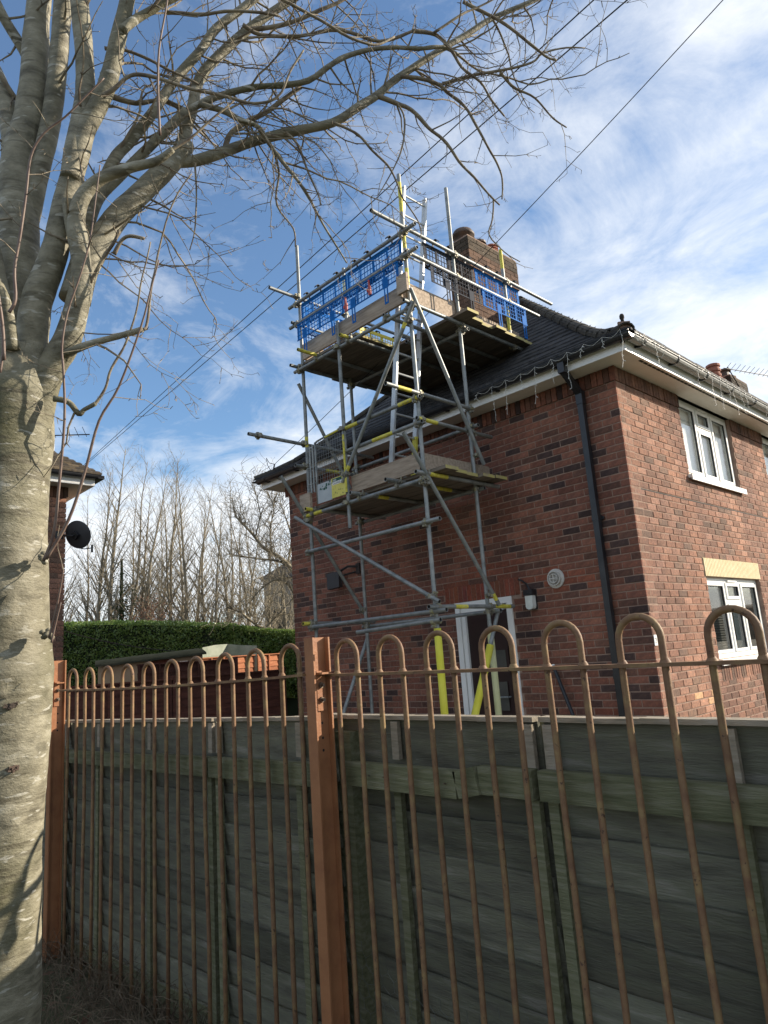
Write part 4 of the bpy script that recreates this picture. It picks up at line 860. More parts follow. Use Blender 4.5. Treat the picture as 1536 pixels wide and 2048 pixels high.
# ------------------------------------------------------------------ lapped timber fence close behind the railings
RIGHT = [False]
def fy(x): return -4.985 if RIGHT[0] else -5.090 + .030 * (x - .985)
def ftop(x): return 1.354 if x > .985 else 1.358 + .016 * (x - .985)
rf = random.Random(9); JX = [-3.6, -1.77, .10, .995, 1.98, 3.81]; BAT = [-3.55, -2.6, -1.80, -1.27, -.59, .065, .135, .79, 1.29, 1.94, 2.02, 2.60, 3.2, 3.75]
names = ['weathered lap fence panel in shadow beside the tree trunk', 'wide weathered lap fence panel behind the left railing panel', 'narrow weathered lap fence panel left of the orange-brown post', 'weathered lap fence panel with nails in its green rail', 'weathered lap fence panel at the right, below the lit brickwork']
for pi in range(5):
    RIGHT[0] = pi >= 3; x0, x1 = JX[pi] + .012 - (.24 if pi == 3 else 0), JX[pi + 1] - .012; xc = (x0 + x1) / 2
    t = thing('fence_panel', names[pi], 'fence panel', (xc, fy(xc), GZ), 'timber lap fence panels')
    rows = [(ftop(xc) - .001, ftop(xc) - .25)]; z = rows[0][1] + .02
    while z > GZ + .05: rows.append((z + .02, max(z - .152, GZ - .05))); z -= .142
    rows.append((GZ + .13, GZ - .1))
    for ri, (zt, zb) in enumerate(rows):
        mb = MB(); n = 26; sx = (x1 - x0) / n; ph = rf.uniform(0, 50); tk = .013; sl = rf.uniform(-.012, .012)
        for i in range(n + 1):
            x = x0 + sx * i; yb = fy(x) + .022; wv = .010 * mnoise.noise(Vector((x * 2.3, ph, 0))) + .006 * mnoise.noise(Vector((x * 7.0, ph, 3))); yv = .006 * mnoise.noise(Vector((x * 3, ph, 7)))
            dz = ftop(x) - ftop(xc) + sl * (x - xc); tt = zt + dz; bb = zb + dz + wv; last = ri == len(rows) - 1
            if ri == 0: tt = ftop(x) - .002
            o_ = -.004 if ri else .0
            tw_ = (.008 * mnoise.noise(Vector((x * 2.6, ph + 9, 0))) + .005 * mnoise.noise(Vector((x * 8, ph + 5, 3)))) if ri else 0
            mb.v += [(x, yb - .026 + yv + o_, tt + tw_), (x, yb + .002 + yv, bb), (x, yb + .002 + tk + yv, bb), (x, yb - .026 + tk + yv + o_, tt + tw_)]
        for i in range(n):
            a = i * 4; b = a + 4; mb.f += [(a, a + 1, b + 1, b), (a + 1, a + 2, b + 2, b + 1), (a + 2, a + 3, b + 3, b + 2), (a + 3, a, b, b + 3)]
        mb.f += [(3, 2, 1, 0), (4 * n, 4 * n + 1, 4 * n + 2, 4 * n + 3)]; mb.m = [0] * len(mb.f); mb.c = [(1, 1, 1)] * len(mb.f)
        mb.build('board', M['fencerail'] if ri == len(rows) - 1 else M['fence'], t)
    for bx in BAT:
        if x0 - .02 < bx < x1 + .02:
            mb = MB(); bx = min(max(bx, x0 + .02), x1 - .02); y = fy(bx)
            zk = 1.20 + (ftop(bx) - 1.354) * .9; l = rf.uniform(-.006, .006)
            mb.box((bx - .019, y - .028, zk - .005), (bx + .019, y - .009, ftop(bx) - .012)); mb.build('batten', M['fencecap'], t)
            mb = MB(); mb.obox((bx + l / 2, y - .021, (zk - .1 + GZ) / 2), (1, 0, 0), (0, 1, 0), (l, 0, 1), .019, .012, (zk - .1 - GZ) / 2); mb.build('batten', M['fencerail'], t)
    mb = MB(); px_ = x1 + .012; mb.box((px_ - .05, fy(x1) + .048, GZ - .2), (px_ + .05, fy(x1) + .14, ftop(x1) + (.0 if pi != 2 else -.06))); mb.build('fence_post', M['fencerail'], t)
    # capping strip and kick rail, following the sag
    mb = MB(); n = 10
    for i in range(n):
        a = x0 + (x1 - x0) * i / n; b = x0 + (x1 - x0) * (i + 1) / n; mb.beam((a, fy(a) - .006, ftop(a) + .004 + rf.uniform(-.0015, .0015)), (b, fy(b) - .006, ftop(b) + .004), .052, .016)
    mb.build('capping', M['fencecap'], t)
    segs = {0: [(x0, x1)], 1: [(x0, -.45), (-.449, x1)], 2: [(x0, x1)], 3: [(x0, 1.16), (1.161, 1.74), (1.741, x1)], 4: [(x0, x1)]}[pi]
    for si, (a, b) in enumerate(segs):
        mb = MB(); zk = lambda x: 1.155 + (ftop(x) - 1.354) * .9 - (.022 if (x < 1.7) else 0); thick = .050 if (pi == 3 and si == 1) else .040
        off = .058 if (pi == 3 and si == 1) else .050; k = 6
        for i in range(k):
            u = a + (b - a) * i / k; v = a + (b - a) * (i + 1) / k; e_ = .0; hgt = .094 if u > -.6 else .078
            mb.beam((u, fy(u) - off, zk(u)), (v + e_, fy(v) - off, zk(v)), thick, hgt)
        mb.build('fence_rail', M['fencerail'], t)
    if pi == 3:
        for nx in (1.19, 1.28, 1.42, 1.60):
            mb = MB(); y = fy(nx) - .082; mb.tube([(nx, y, 1.135), (nx + .012, y - .028, 1.142)], .0022, 5); mb.build('nail', M['bolt'], t)

# hexagonal wire netting tied low on the railings
wn_ = thing('wire_netting', 'torn hexagonal wire netting low between railing and timber fence', 'wire netting', (1.6, -5.05, GZ))
mb = MB(); cell = .034; rw = random.Random(2); pts = {}
def hexp(i, j):
    key = (i, j)
    if key not in pts:
        x = .95 + cell * .866 * i; z = GZ + cell * 1.5 * j; x += rw.uniform(-.006, .006); z += rw.uniform(-.006, .006)
        pts[key] = (x, fy(x) - .080 - .006 * mnoise.noise(Vector((x * 4, z * 4, 0))), z)
    return pts[key]
for j in range(0, 17):
    for i in range(0, 80):
        x = .95 + cell * .866 * i; lim = .40 + .30 * mnoise.noise(Vector((x * 1.1, 3.3, 0)))
        if cell * 1.5 * j > lim + .25: continue
        up = (i + j) % 2 == 0
        zo = cell * .25 if up else -cell * .25
        a = Vector(hexp(i, j)) + Vector((0, 0, zo)); b = Vector(hexp(i + 1, j)) + Vector((0, 0, -zo))
        mb.tube([a, b], .0008, 3, caps=False)
        if up: c = Vector(hexp(i, j + 1)) + Vector((0, 0, -cell * .25)); mb.tube([a, c], .0010, 3, caps=False)
tag(mb.build('netting_mesh', M['wire'], wn_), kind='stuff')

# dead grass and bramble stems at the foot of the railing
mb = MB(); rg = random.Random(8)
def blades(n, xr, yr, hmin, hmax, rr=.0018):
    for i in range(n):
        x = rg.uniform(*xr); y = rg.uniform(*yr); h = rg.uniform(hmin, hmax); an = rg.uniform(0, 6.28); ln = rg.uniform(.2, 1.6); p = Vector((x, y, GZ - .02)); pts_ = [p]
        for k in range(1, 6):
            t_ = k / 5; pts_.append(p + Vector((math.cos(an) * ln * h * t_ * t_ * .8, math.sin(an) * ln * h * t_ * t_ * .8, h * (t_ - .45 * ln * t_ ** 3) + rg.uniform(-.01, .01))))
        mb.tube(pts_, [rr * (1.2 - k * .18) for k in range(6)], 3, caps=False)
RIGHT[0] = True
blades(1500, (-2.6, .5), (-5.95, -5.05), .08, .36); blades(420, (-2.4, 0.0), (-5.4, -5.02), .12, .42, .0024); blades(900, (-.2, 3.2), (-6.2, -5.05), .05, .2)
ml = MB()
for i in range(700):
    x = rg.uniform(-2.6, 3.0); y = rg.uniform(-6.3, -5.02); p = Vector((x, y, GZ + rg.uniform(.0, .05))); u = Vector((rg.gauss(0, 1), rg.gauss(0, 1), rg.gauss(0, .4))).normalized(); v = u.cross(Vector((rg.gauss(0, .4), rg.gauss(0, .4), 1))).normalized(); s_ = rg.uniform(.015, .035)
    ml.add([tuple(p - u * s_), tuple(p + v * s_ * .6), tuple(p + u * s_), tuple(p - v * s_ * .6 + Vector((0, 0, .006)))], [(0, 1, 2, 3)])
tag(ml.build('fallen_leaves', M['dryleaf']), 'scattered brown fallen leaves among the grass under the railing', 'leaves', kind='stuff')
tag(mb.build('dead_grass', M['grass']), 'tangle of dead grass and bramble stems at the foot of the railing', 'grass', kind='stuff')
# ------------------------------------------------------------------ the near tree
tr = thing('bare_tree', 'large bare tree with smooth grey bark in the left foreground', 'tree', (.65, -6.3, GZ))
rt = random.Random(17)
def limb(px, d0, d1, r0, r1, sub=4, near=True):
    n = len(px); P = []; 
    for i, (x, y) in enumerate(px):
        t = i / (n - 1); P.append(at(x, y, (d0 + (d1 - d0) * t) * (DS if near else 1)))
    Q = smoothpath(P, sub); R_ = []
    for i in range(len(Q)):
        t = i / (len(Q) - 1); dep = (d0 + (d1 - d0) * t) * (DS if near else 1); R_.append((r0 + (r1 - r0) * t ** .85) * dep / FPX)
    return Q, R_
def gnarl(Q, R_, amp=.06, f=9.0):
    return [r * (1 + amp * mnoise.noise(q * f) + amp * .6 * mnoise.noise(q * f * 2.7)) for q, r in zip(Q, R_)]
def barktube(mb, Q, R_, n):
    # tube with lumpy cross-section
    b0 = len(mb.v); mb.tube(Q, R_, n, caps=True)
    for i in range(b0, b0 + len(Q) * n):
        v = Vector(mb.v[i]); q = Q[(i - b0) // n]; d = v - q; k = 1 + .05 * mnoise.noise(v * 7) + .022 * mnoise.noise(v * 23) + .012 * mnoise.noise(Vector((v.x * 9, v.y * 9, v.z * 60))); mb.v[i] = tuple(q + d * k)
TD = 2.2
DS = TD / 3.0
trunk_px = [(-28, 2150, 118), (-16, 2048, 103), (-10, 1900, 97), (-6, 1750, 95), (-3, 1620, 97), (1, 1520, 100), (4, 1420, 105), (5, 1345, 107), (6, 1280, 100), (8, 1180, 95), (9, 1080, 93), (12, 980, 93), (16, 900, 94), (20, 830, 94), (25, 775, 90), (33, 725, 70), (38, 680, 45)]
Q = []; R_ = []
for i in range(len(trunk_px) - 1):
    (x0, y0, r0), (x1, y1, r1) = trunk_px[i], trunk_px[i + 1]
    for k in range(5):
        t = k / 5; Q.append(at(x0 + (x1 - x0) * t, y0 + (y1 - y0) * t, TD)); R_.append((r0 + (r1 - r0) * t) * .86 * TD / FPX)
mb = MB(); barktube(mb, Q, R_, 40)
# knots and scars
for (x, y, r) in ((20, 1375, 26), (66, 1405, 13), (-2, 1215, 24), (68, 1525, 12), (25, 1655, 13), (22, 1780, 17), (92, 1112, 15), (100, 1280, 12), (10, 1885, 20)):
    c = at(x, y, TD); ax = Q[min(range(len(Q)), key=lambda i: abs(proj(Q[i])[1] - y))]; nd = (CAM - c); nd.normalize(); 
    off = c - ax; 
    for i in range(len(mb.v)):
        v = Vector(mb.v[i]); q = proj(v)
        if q[2] < TD + .02:
            dd = math.hypot(q[0] - x, (q[1] - y) * 1.1) / r
            if dd < 1.6: rad = v - ax; rad.z = 0; rad.normalize(); mb.v[i] = tuple(v + rad * (0.016 * math.exp(-((dd - .95) / .35) ** 2) - .015 * math.exp(-(dd / .5) ** 2)))
trunk = mb.build('trunk', M['bark'], tr, smooth=True)
for (x, y, r) in ((14, 1375, 27), (62, 1405, 13), (0, 1215, 24), (22, 1655, 13), (16, 1790, 16), (62, 1527, 11), (4, 1885, 20)):
    yy = proj(at(x, y, TD))[1]; ax = Q[min(range(len(Q)), key=lambda i: abs(proj(Q[i])[1] - y))]; rr = R_[min(range(len(Q)), key=lambda i: abs(proj(Q[i])[1] - y))]
    c0 = at(x, y, TD); lat = (c0 - ax); lat.z = 0; L = lat.length; back = math.sqrt(max(rr * rr - L * L, 0)) * 1.0 + .009; fwd2 = Vector((AF.x, AF.y, 0)).normalized(); c = ax + lat - fwd2 * back; c.z = c0.z
    nrm = (c - ax); nrm.z = 0; nrm.normalize(); k = TD / FPX; kn = random.Random(int(x * 7 + y)); up_ = Vector((0, 0, 1)); side_ = nrm.cross(up_)
    mb = MB()
    for i in range(30):
        a = kn.uniform(0, 6.28); q = r * k * kn.uniform(.1, .95); p = c + side_ * math.cos(a) * q + up_ * math.sin(a) * q * .6; s = r * k * kn.uniform(.10, .30)
        mb.obox(p + nrm * kn.uniform(-.006, .002), side_ + up_ * kn.uniform(-.9, .9), up_ * 1 + side_ * kn.uniform(-.5, .5), nrm, s, s * .5, .0045)
    mb.build('knot', M['cowl'], tr, smooth=False)
# main limbs traced from the photograph: pixels, start/end depth, start/end radius in pixels
LIMBS = [
 ([(58, 900), (80, 800), (100, 737), (135, 680), (157, 602), (163, 535), (157, 478), (153, 440), (166, 395), (203, 359), (260, 338), (312, 325), (345, 300)], 3.0, 3.0, 34, 6),
 ([(160, 535), (150, 490), (140, 440), (136, 400)], 3.02, 3.0, 15, 12),
 ([(150, 600), (172, 525), (205, 478), (240, 430), (300, 370), (350, 318), (372, 290)], 3.05, 3.35, 30, 17),
 ([(350, 318), (366, 278), (384, 222), (402, 156), (440, 110), (495, 60), (551, 20), (640, -40)], 3.3, 3.6, 16, 9),
 ([(345, 325), (390, 323), (447, 305), (510, 281), (585, 260), (665, 243), (719, 210), (755, 188), (785, 162), (826, 135), (880, 102), (935, 70), (985, 37), (1069, 0), (1130, -30)], 3.3, 3.9, 14, 5),
 ([(46, 920), (54, 810), (61, 726), (65, 670), (74, 602), (94, 546), (112, 490), (124, 440), (135, 390), (156, 312), (169, 260), (195, 208), (216, 156), (232, 91), (247, 34), (262, -30)], 2.98, 3.15, 36, 13),
 ([(8, 900), (14, 800), (20, 720), (28, 620), (36, 530), (38, 443), (38, 360), (46, 290), (58, 238), (68, 156), (73, 78), (80, 0), (88, -80)], 3.05, 3.3, 52, 20),
 ([(36, 420), (32, 340), (26, 280), (18, 235), (8, 195), (-10, 150), (-40, 90)], 3.15, 3.3, 26, 14),
 ([(34, 580), (46, 490), (68, 400), (90, 310), (104, 226), (112, 156), (122, 78), (130, 0), (136, -60)], 3.15, 3.25, 20, 17),
 ([(140, 360), (150, 290), (160, 235), (168, 182), (167, 104), (161, 0), (158, -60)], 3.05, 3.2, 19, 17),
 ([(160, 510), (182, 437), (224, 325), (260, 281), (312, 216), (351, 161), (400, 104), (432, 57), (486, 15), (540, -30)], 3.15, 3.5, 15, 9),
 ([(176, 470), (195, 406), (234, 359), (299, 292), (345, 248), (372, 222)], 3.2, 3.3, 13, 11),
 ([(245, 60), (262, 46), (281, 34), (336, 3), (400, -30)], 3.1, 3.2, 11, 8),
 ([(205, 190), (229, 177), (260, 151), (299, 153), (375, 174), (450, 195), (510, 207), (555, 195), (581, 144), (611, 99)], 3.05, 3.1, 6, 2.2),
 ([(375, 225), (420, 198), (480, 180), (525, 171), (600, 168), (659, 132), (704, 108), (760, 99), (832, 98), (883, 93), (917, 110)], 3.3, 3.7, 9, 4),
 ([(447, 303), (459, 270), (486, 249), (540, 219), (600, 175)], 3.4, 3.5, 7, 5),
 ([(400, 208), (444, 219), (480, 240), (516, 255), (534, 279), (564, 326), (594, 359), (618, 398), (636, 428), (660, 470), (692, 528)], 3.3, 3.5, 8, 1.8),
 ([(546, 300), (552, 330), (555, 353), (555, 410), (588, 455), (592, 495)], 3.45, 3.5, 3.5, 1.6),
 ([(570, 264), (594, 290), (618, 344), (635, 390), (641, 412)], 3.45, 3.5, 3.5, 1.6),
 ([(393, 325), (392, 390), (389, 460), (380, 500)], 3.3, 3.3, 2.6, 1.4),
 ([(750, 190), (795, 206), (822, 220), (856, 257), (886, 281), (917, 322), (947, 355), (981, 393), (998, 410)], 3.6, 3.75, 6, 1.8),
 ([(985, 398), (984, 440), (980, 470), (1010, 505), (1040, 522)], 3.75, 3.75, 2.2, 1.2),
 ([(802, 155), (870, 166), (897, 186), (930, 213), (954, 254), (978, 298), (995, 325), (1005, 355), (1004, 399)], 3.65, 3.8, 5, 1.6),
 ([(883, 166), (951, 152), (998, 140), (1062, 125), (1083, 108), (1120, 98), (1170, 95)], 3.7, 3.85, 4.5, 1.6),
 ([(1001, 143), (1032, 176), (1069, 200), (1106, 234), (1134, 254)], 3.8, 3.85, 3.6, 1.6),
 ([(826, 61), (873, 68), (900, 98), (924, 135), (961, 166), (981, 200), (1008, 234)], 3.6, 3.75, 5, 2),
 ([(927, 0), (978, 30), (1018, 58), (1069, 95), (1093, 115), (1112, 122)], 3.7, 3.8, 4.6, 2.5),
 ([(870, 64), (917, 37), (944, 20), (1000, -10)], 3.6, 3.7, 3.6, 2),
 ([(665, 245), (700, 262), (724, 278), (748, 305), (778, 335), (795, 366), (805, 396), (835, 440), (843, 470)], 3.5, 3.65, 3.8, 1.4),
 ([(795, 206), (809, 237), (805, 294), (788, 335), (754, 389)], 3.6, 3.6, 2.8, 1.2),
 ([(480, 60), (560, 50), (640, 20), (700, -10)], 3.5, 3.6, 6, 4),
 ([(485, 50), (520, 70), (600, 72), (680, 58), (760, 85), (826, 61)], 3.45, 3.6, 5, 3.5),
 ([(560, 0), (620, 30), (700, 75), (748, 92), (790, 70)], 3.2, 3.4, 4, 2.4),
 ([(128, 708), (191, 685), (247, 667), (285, 656)], 2.95, 3.0, 9.5, 7),
 ([(285, 656), (291, 650), (299, 602), (310, 546), (320, 490), (350, 400), (385, 350)], 3.0, 3.1, 4, 1.6),
 ([(105, 797), (135, 804), (157, 827), (168, 818), (191, 806)], 2.95, 2.95, 8, 5),
 ([(188, 808), (204, 790), (216, 771), (225, 737), (252, 681), (270, 625), (283, 557), (300, 480)], 2.95, 3.0, 4.2, 1.6),
 ([(228, 510), (245, 480), (262, 470), (288, 473)], 3.0, 3.0, 5, 4.2), ([(180, 565), (205, 520), (228, 488), (240, 462)], 3.0, 3.0, 4, 4),
 ([(312, 325), (360, 290), (420, 240), (470, 200)], 3.0, 3.1, 4, 2), ([(208, 95), (250, 100), (320, 130), (400, 170)], 3.2, 3.3, 4.5, 2.5),
 ([(330, 25), (400, 27), (470, 23), (560, 35)], 3.2, 3.3, 5, 3), ([(215, 190), (270, 205), (330, 200), (380, 230)], 3.3, 3.4, 7, 4),
 ([(0, 150), (30, 195), (48, 205)], 3.2, 3.25, 6, 5), ([(-40, -60), (0, 20), (20, 55), (45, 95), (60, 130)], 3.2, 3.3, 12, 12),
 ([(10, 600), (-5, 520), (-20, 440)], 3.0, 3.0, 14, 10), ([(25, 700), (10, 610), (-10, 560)], 2.9, 2.85, 16, 12)]
allb = []
for li, (px, d0, d1, r0, r1) in enumerate(LIMBS):
    if r0 <= 17: r0 *= .84; r1 *= .84
    Q2, R2 = limb(px, d0, d1, r0, r1, 5 if r0 > 12 else 4)
    if r0 > 9: Q2 = [q + Vector((mnoise.noise(q * 3), mnoise.noise(q * 3 + Vector((9, 0, 0))), mnoise.noise(q * 3 + Vector((0, 9, 0))))) * .006 for q in Q2]
    else: Q2 = [q + Vector((mnoise.noise(q * 8), mnoise.noise(q * 8 + Vector((9, 0, 0))), mnoise.noise(q * 8 + Vector((0, 9, 0))))) * .008 for q in Q2]
    mb = MB()
    if r0 > 9: barktube(mb, Q2, gnarl(Q2, R2), 20)
    else: mb.tube(Q2, gnarl(Q2, R2, .16, 26), 8)
    mb.build('branch', M['bark'] if r0 > 6 else M['twig'], tr, smooth=True); allb.append((Q2, R2, d0))
# epicormic shoots
SHOOTS = [([(87, 1122), (107, 1068), (117, 983), (129, 842), (127, 745), (124, 692), (135, 625), (162, 546), (180, 479), (191, 400), (200, 330)], 2.85, 2.85, 3.4, 1.3), ([(92, 1118), (137, 1040), (170, 943), (198, 842), (238, 773), (283, 650), (300, 585), (318, 520)], 2.85, 2.9, 3.8, 1.5),
 ([(18, 625), (31, 598), (29, 539), (40, 474), (52, 390), (62, 312), (88, 266), (130, 234), (169, 195), (208, 156)], 2.75, 2.8, 3.6, 1.6), ([(98, 1275), (112, 1220), (122, 1170), (127, 1140)], 2.87, 2.87, 2.6, 1.2), ([(103, 1285), (112, 1245), (122, 1205)], 2.87, 2.87, 2.4, 1.2), ([(320, 270), (316, 180), (318, 100), (330, 30), (335, 0)], 2.7, 2.7, 2.8, 1.6), ([(0, 745), (6, 700), (2, 640)], 2.8, 2.8, 3, 2), ([(8, 720), (5, 650), (-8, 560)], 2.8, 2.8, 4, 3)]
for px, d0, d1, r0, r1 in SHOOTS:
    Q2, R2 = limb(px, d0, d1, r0, r1, 4); mb = MB(); mb.tube(Q2, R2, 7); mb.build('shoot', M['shoot'], tr, smooth=True); allb.append((Q2[6:], [r * .6 for r in R2[6:]], d0))
# sprout burrs
for (x, y, r) in ((92, 1118, 15), (100, 1268, 13)):
    c = at(x - 6, y, 2.9 * DS); mb = MB()
    for i in range(9): p = c + Vector((rt.uniform(-1, 1), rt.uniform(-1, 1), rt.uniform(-1, 1))) * r * .6 * 2.9 * DS / FPX; mb.lathe(p, (rt.uniform(-.4, .4), rt.uniform(-.4, .4), 1), [(0, -.009), (.009, -.004), (.0095, .004), (0, .0095)], 7)
    mb.build('burr', M['bark'], tr, smooth=True)
# twigs
mbt = MB(); NTW = [0]
def twig(p, d, L, r, lvl):
    n = max(3, int(L / .042)); pts = [p]; rad = [r]; dd = d.normalized(); kids = []
    for i in range(n):
        t = (i + 1) / n
        dd = (dd + Vector((rt.gauss(0, .17), rt.gauss(0, .17), rt.gauss(0, .17) + (-.075 if t < .6 else .12) * (1 if lvl < 2 else .5)))).normalized()
        p = p + dd * (L / n); pts.append(p); rad.append(max(r * (1 - .72 * t), .0007))
        if lvl < 2 and rt.random() < (.36 if lvl == 0 else .30): kids.append((p, dd, t))
        # knobbly spur buds
        if rt.random() < .5:
            e = (dd.orthogonal() * rt.uniform(-1, 1) + dd.cross(dd.orthogonal()) * rt.uniform(-1, 1) + dd * .5).normalized(); mbt.tube([p, p + e * rt.uniform(.008, .02)], [max(r * .55, .0012), .0009], 3, caps=False)
    mbt.tube(pts, rad, 5 if r > .003 else 4, caps=False); NTW[0] += 1
    if lvl >= 1 and rt.random() < .22:     # old seed stalks: fine curled hairs at the tip
        for k in range(rt.randint(3, 6)):
            e = (dd + Vector((rt.gauss(0, .7), rt.gauss(0, .7), rt.gauss(0, .7)))).normalized(); q = p; ps = [q]
            for s in range(4): e = (e + Vector((rt.gauss(0, .35), rt.gauss(0, .35), rt.gauss(0, .35)))).normalized(); q = q + e * .012; ps.append(q)
            mbt.tube(ps, .00045, 3, caps=False)
    for q, dq, t in kids:
        e = dq.orthogonal(); a = rt.uniform(0, 6.28); e = e * math.cos(a) + dq.cross(e) * math.sin(a); twig(q, (dq * .75 + e * .8), L * rt.uniform(.22, .5), max(r * .6 * (1 - .5 * t), .0009), lvl + 1)
for Q2, R2, d0 in allb:
    n = len(Q2); acc = 0; low = proj(Q2[0])[1] > 600
    for i in range(1, n):
        seg = (Q2[i] - Q2[i - 1]).length; acc += seg; r = R2[i]; step = .23 if r > .022 else .080
        while acc > step:
            acc -= step
            if r > .022 and rt.random() < .35: continue
            if i / n < .12 or (low and rt.random() < .55): continue
            dq = (Q2[i] - Q2[i - 1]).normalized(); e = dq.orthogonal(); a = rt.uniform(0, 6.28); e = (e * math.cos(a) + dq.cross(e) * math.sin(a))
            L = rt.uniform(.08, .32) * (1.15 if r > .008 else .72); twig(Q2[i] + e * r * .7, dq * .7 + e * .9, L, min(max(r * .45, .0017), .0042), 0 if L > .15 else 1)
# fill of thinner boughs behind the main fan
for k in range(28):
    Q2, R2, d0 = allb[rt.choice([2, 3, 3, 4, 4, 5, 8, 9, 10, 10, 11, 12, 14, 15, 16, 3, 10])]; i = rt.randint(len(Q2) // 4, len(Q2) - 2)
    dq = (Q2[i + 1] - Q2[i]).normalized(); d = (dq * .6 + AR * rt.uniform(-.15, .9) + AF * rt.uniform(-.2, .8) + Vector((0, 0, rt.uniform(-.25, .7)))).normalized()
    twig(Q2[i], d, rt.uniform(.38, .8), rt.uniform(.003, .0055), 0)
for k in range(18):
    Q2, R2, d0 = allb[rt.choice([2, 2, 0, 4, 4, 10, 15, 16])]; i = rt.randint(len(Q2) // 5, len(Q2) * 3 // 4); dq = (Q2[min(i + 1, len(Q2) - 1)] - Q2[i - 1]).normalized()
    twig(Q2[i], (dq * .35 + AR * rt.uniform(-.1, .8) + AF * rt.uniform(-.2, .5) + Vector((0, 0, rt.uniform(-.9, -.1)))), rt.uniform(.22, .5), rt.uniform(.0022, .004), 0)
tag(mbt.build('twigs', M['twig'], tr), kind='stuff')
# ------------------------------------------------------------------ neighbouring house on the left
nh = thing('neighbour_house', 'brick house corner with mossy eaves seen just right of the tree trunk', 'house', (-7.8, -3.14, GZ)); NX, NY = -7.80, -3.14
mb = MB(); mb.box((NX - 6, NY - 8, GZ - .1), (NX - .012, NY - .012, ZS)); nw = mb.build('wall', M['mortar'], nh)
rbn = random.Random(31); lst = []
k = 0
while True:
    zt = Z0 - k * HC - .006; zb = zt - .068
    if zb < .9: break
    u = NY; first = True
    while u > NY - 1.5:
        L = BL / 2 if (first and k % 2) else BL; a = u - L; first = False
        V = [(NX - .02 if i < 4 else (NX + rbn.uniform(0, .003)), (a + .010 if (i % 4) in (0, 3) else u), (zb if (i % 4) < 2 else zt)) for i in range(8)]
        lst.append((V, brick_tone(True))); u = a
    k += 1
BX = [(3, 2, 1, 0), (4, 5, 6, 7), (0, 1, 5, 4), (1, 2, 6, 5), (2, 3, 7, 6), (3, 0, 4, 7)]
for V, tone in lst[:280]:
    c = [sum(p[i] for p in V) / 8 for i in range(3)]; me = bpy.data.meshes.new('brick'); me.from_pydata([(p[0] - c[0], p[1] - c[1], p[2] - c[2]) for p in V], [], BX); me.materials.append(M['brick_o']); o = place('brick', me, nw, c); o.color = (*[x * .95 for x in tone], 1)
mb = MB()
for V, tone in lst[280:]: mb.cur = tone; mb.add(V, BX)
y = NY + .02
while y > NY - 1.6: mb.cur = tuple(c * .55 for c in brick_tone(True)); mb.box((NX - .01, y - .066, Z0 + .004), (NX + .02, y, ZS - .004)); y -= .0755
if mb.f: tag(mb.build('brick_courses', M['brick_a'], nw, color=True), kind='stuff')
mb = MB(); mb.box((NX - 6.3, NY - 8, ZS + .001), (NX + .30, NY + .30, ZS + .015)); mb.build('soffit', M['soffit'], nh)
mb = MB(); mb.box((NX + .3005, NY - 8, ZS - .012), (NX + .32, NY + .30, ZS + .14)); mb.box((NX - 6.3, NY + .3005, ZS - .012), (NX + .32, NY + .32, ZS + .14)); mb.build('fascia', M['upvc'], nh)
mb = MB(); n = 8
for yy in (NY - 8, NY + .42):
    for j in range(n + 1): a = math.pi * j / n; mb.v.append((NX + .385 - .055 * math.cos(a), yy, ZS + .14 - .055 * math.sin(a)))
for j in range(n): mb.f.append((j, j + 1, n + 2 + j, n + 1 + j)); mb.m.append(0); mb.c.append((1, 1, 1))
mb.f.append(tuple(range(n + 1, 2 * n + 2))); mb.m.append(0); mb.c.append((1, 1, 1)); mb.box((NX - 6.3, NY + .33, ZS + .09), (NX + .43, NY + .43, ZS + .14)); mb.build('gutter', M['black'], nh)
mb = MB(); V = [(NX + .40, NY - 8, 4.76), (NX + .40, NY + .40, 4.76), (NX - 6.4, NY + .40, 4.76), (NX - 3, NY - 3, 7.4), (NX - 3, NY - 8, 7.4)]
mb.add(V, [(0, 1, 3, 4), (1, 2, 3)]); nroof = mb.build('roof', M['lead'], nh)
mb = MB(); d = 0; row = 0
while d < 3.3:
    nd = d + .075; y = NY - 3 - (.08 if row % 2 else 0)
    while y < NY + .4 - d:
        t = rbn.uniform(.6, 1.3); mb.cur = (.05 * t, .04 * t, .028 * t) if rbn.random() < .6 else (.075 * t, .058 * t, .036 * t); z1 = 4.775 + d * .776 + rbn.uniform(0, .012); z2 = 4.765 + (nd + .03) * .776; b = min(y + .16, NY + .4 - d)
        mb.add([(NX + .40 - d, y, z1 + .012), (NX + .40 - d, b, z1 + .012), (NX + .37 - nd, b, z2), (NX + .37 - nd, y, z2), (NX + .40 - d, y, z1 - .015), (NX + .40 - d, b, z1 - .015)], [(0, 1, 2, 3), (4, 5, 1, 0)]); y += .163
    d = nd; row += 1
tag(mb.build('roof_tiles', M['tile'], nroof, color=True), kind='stuff')
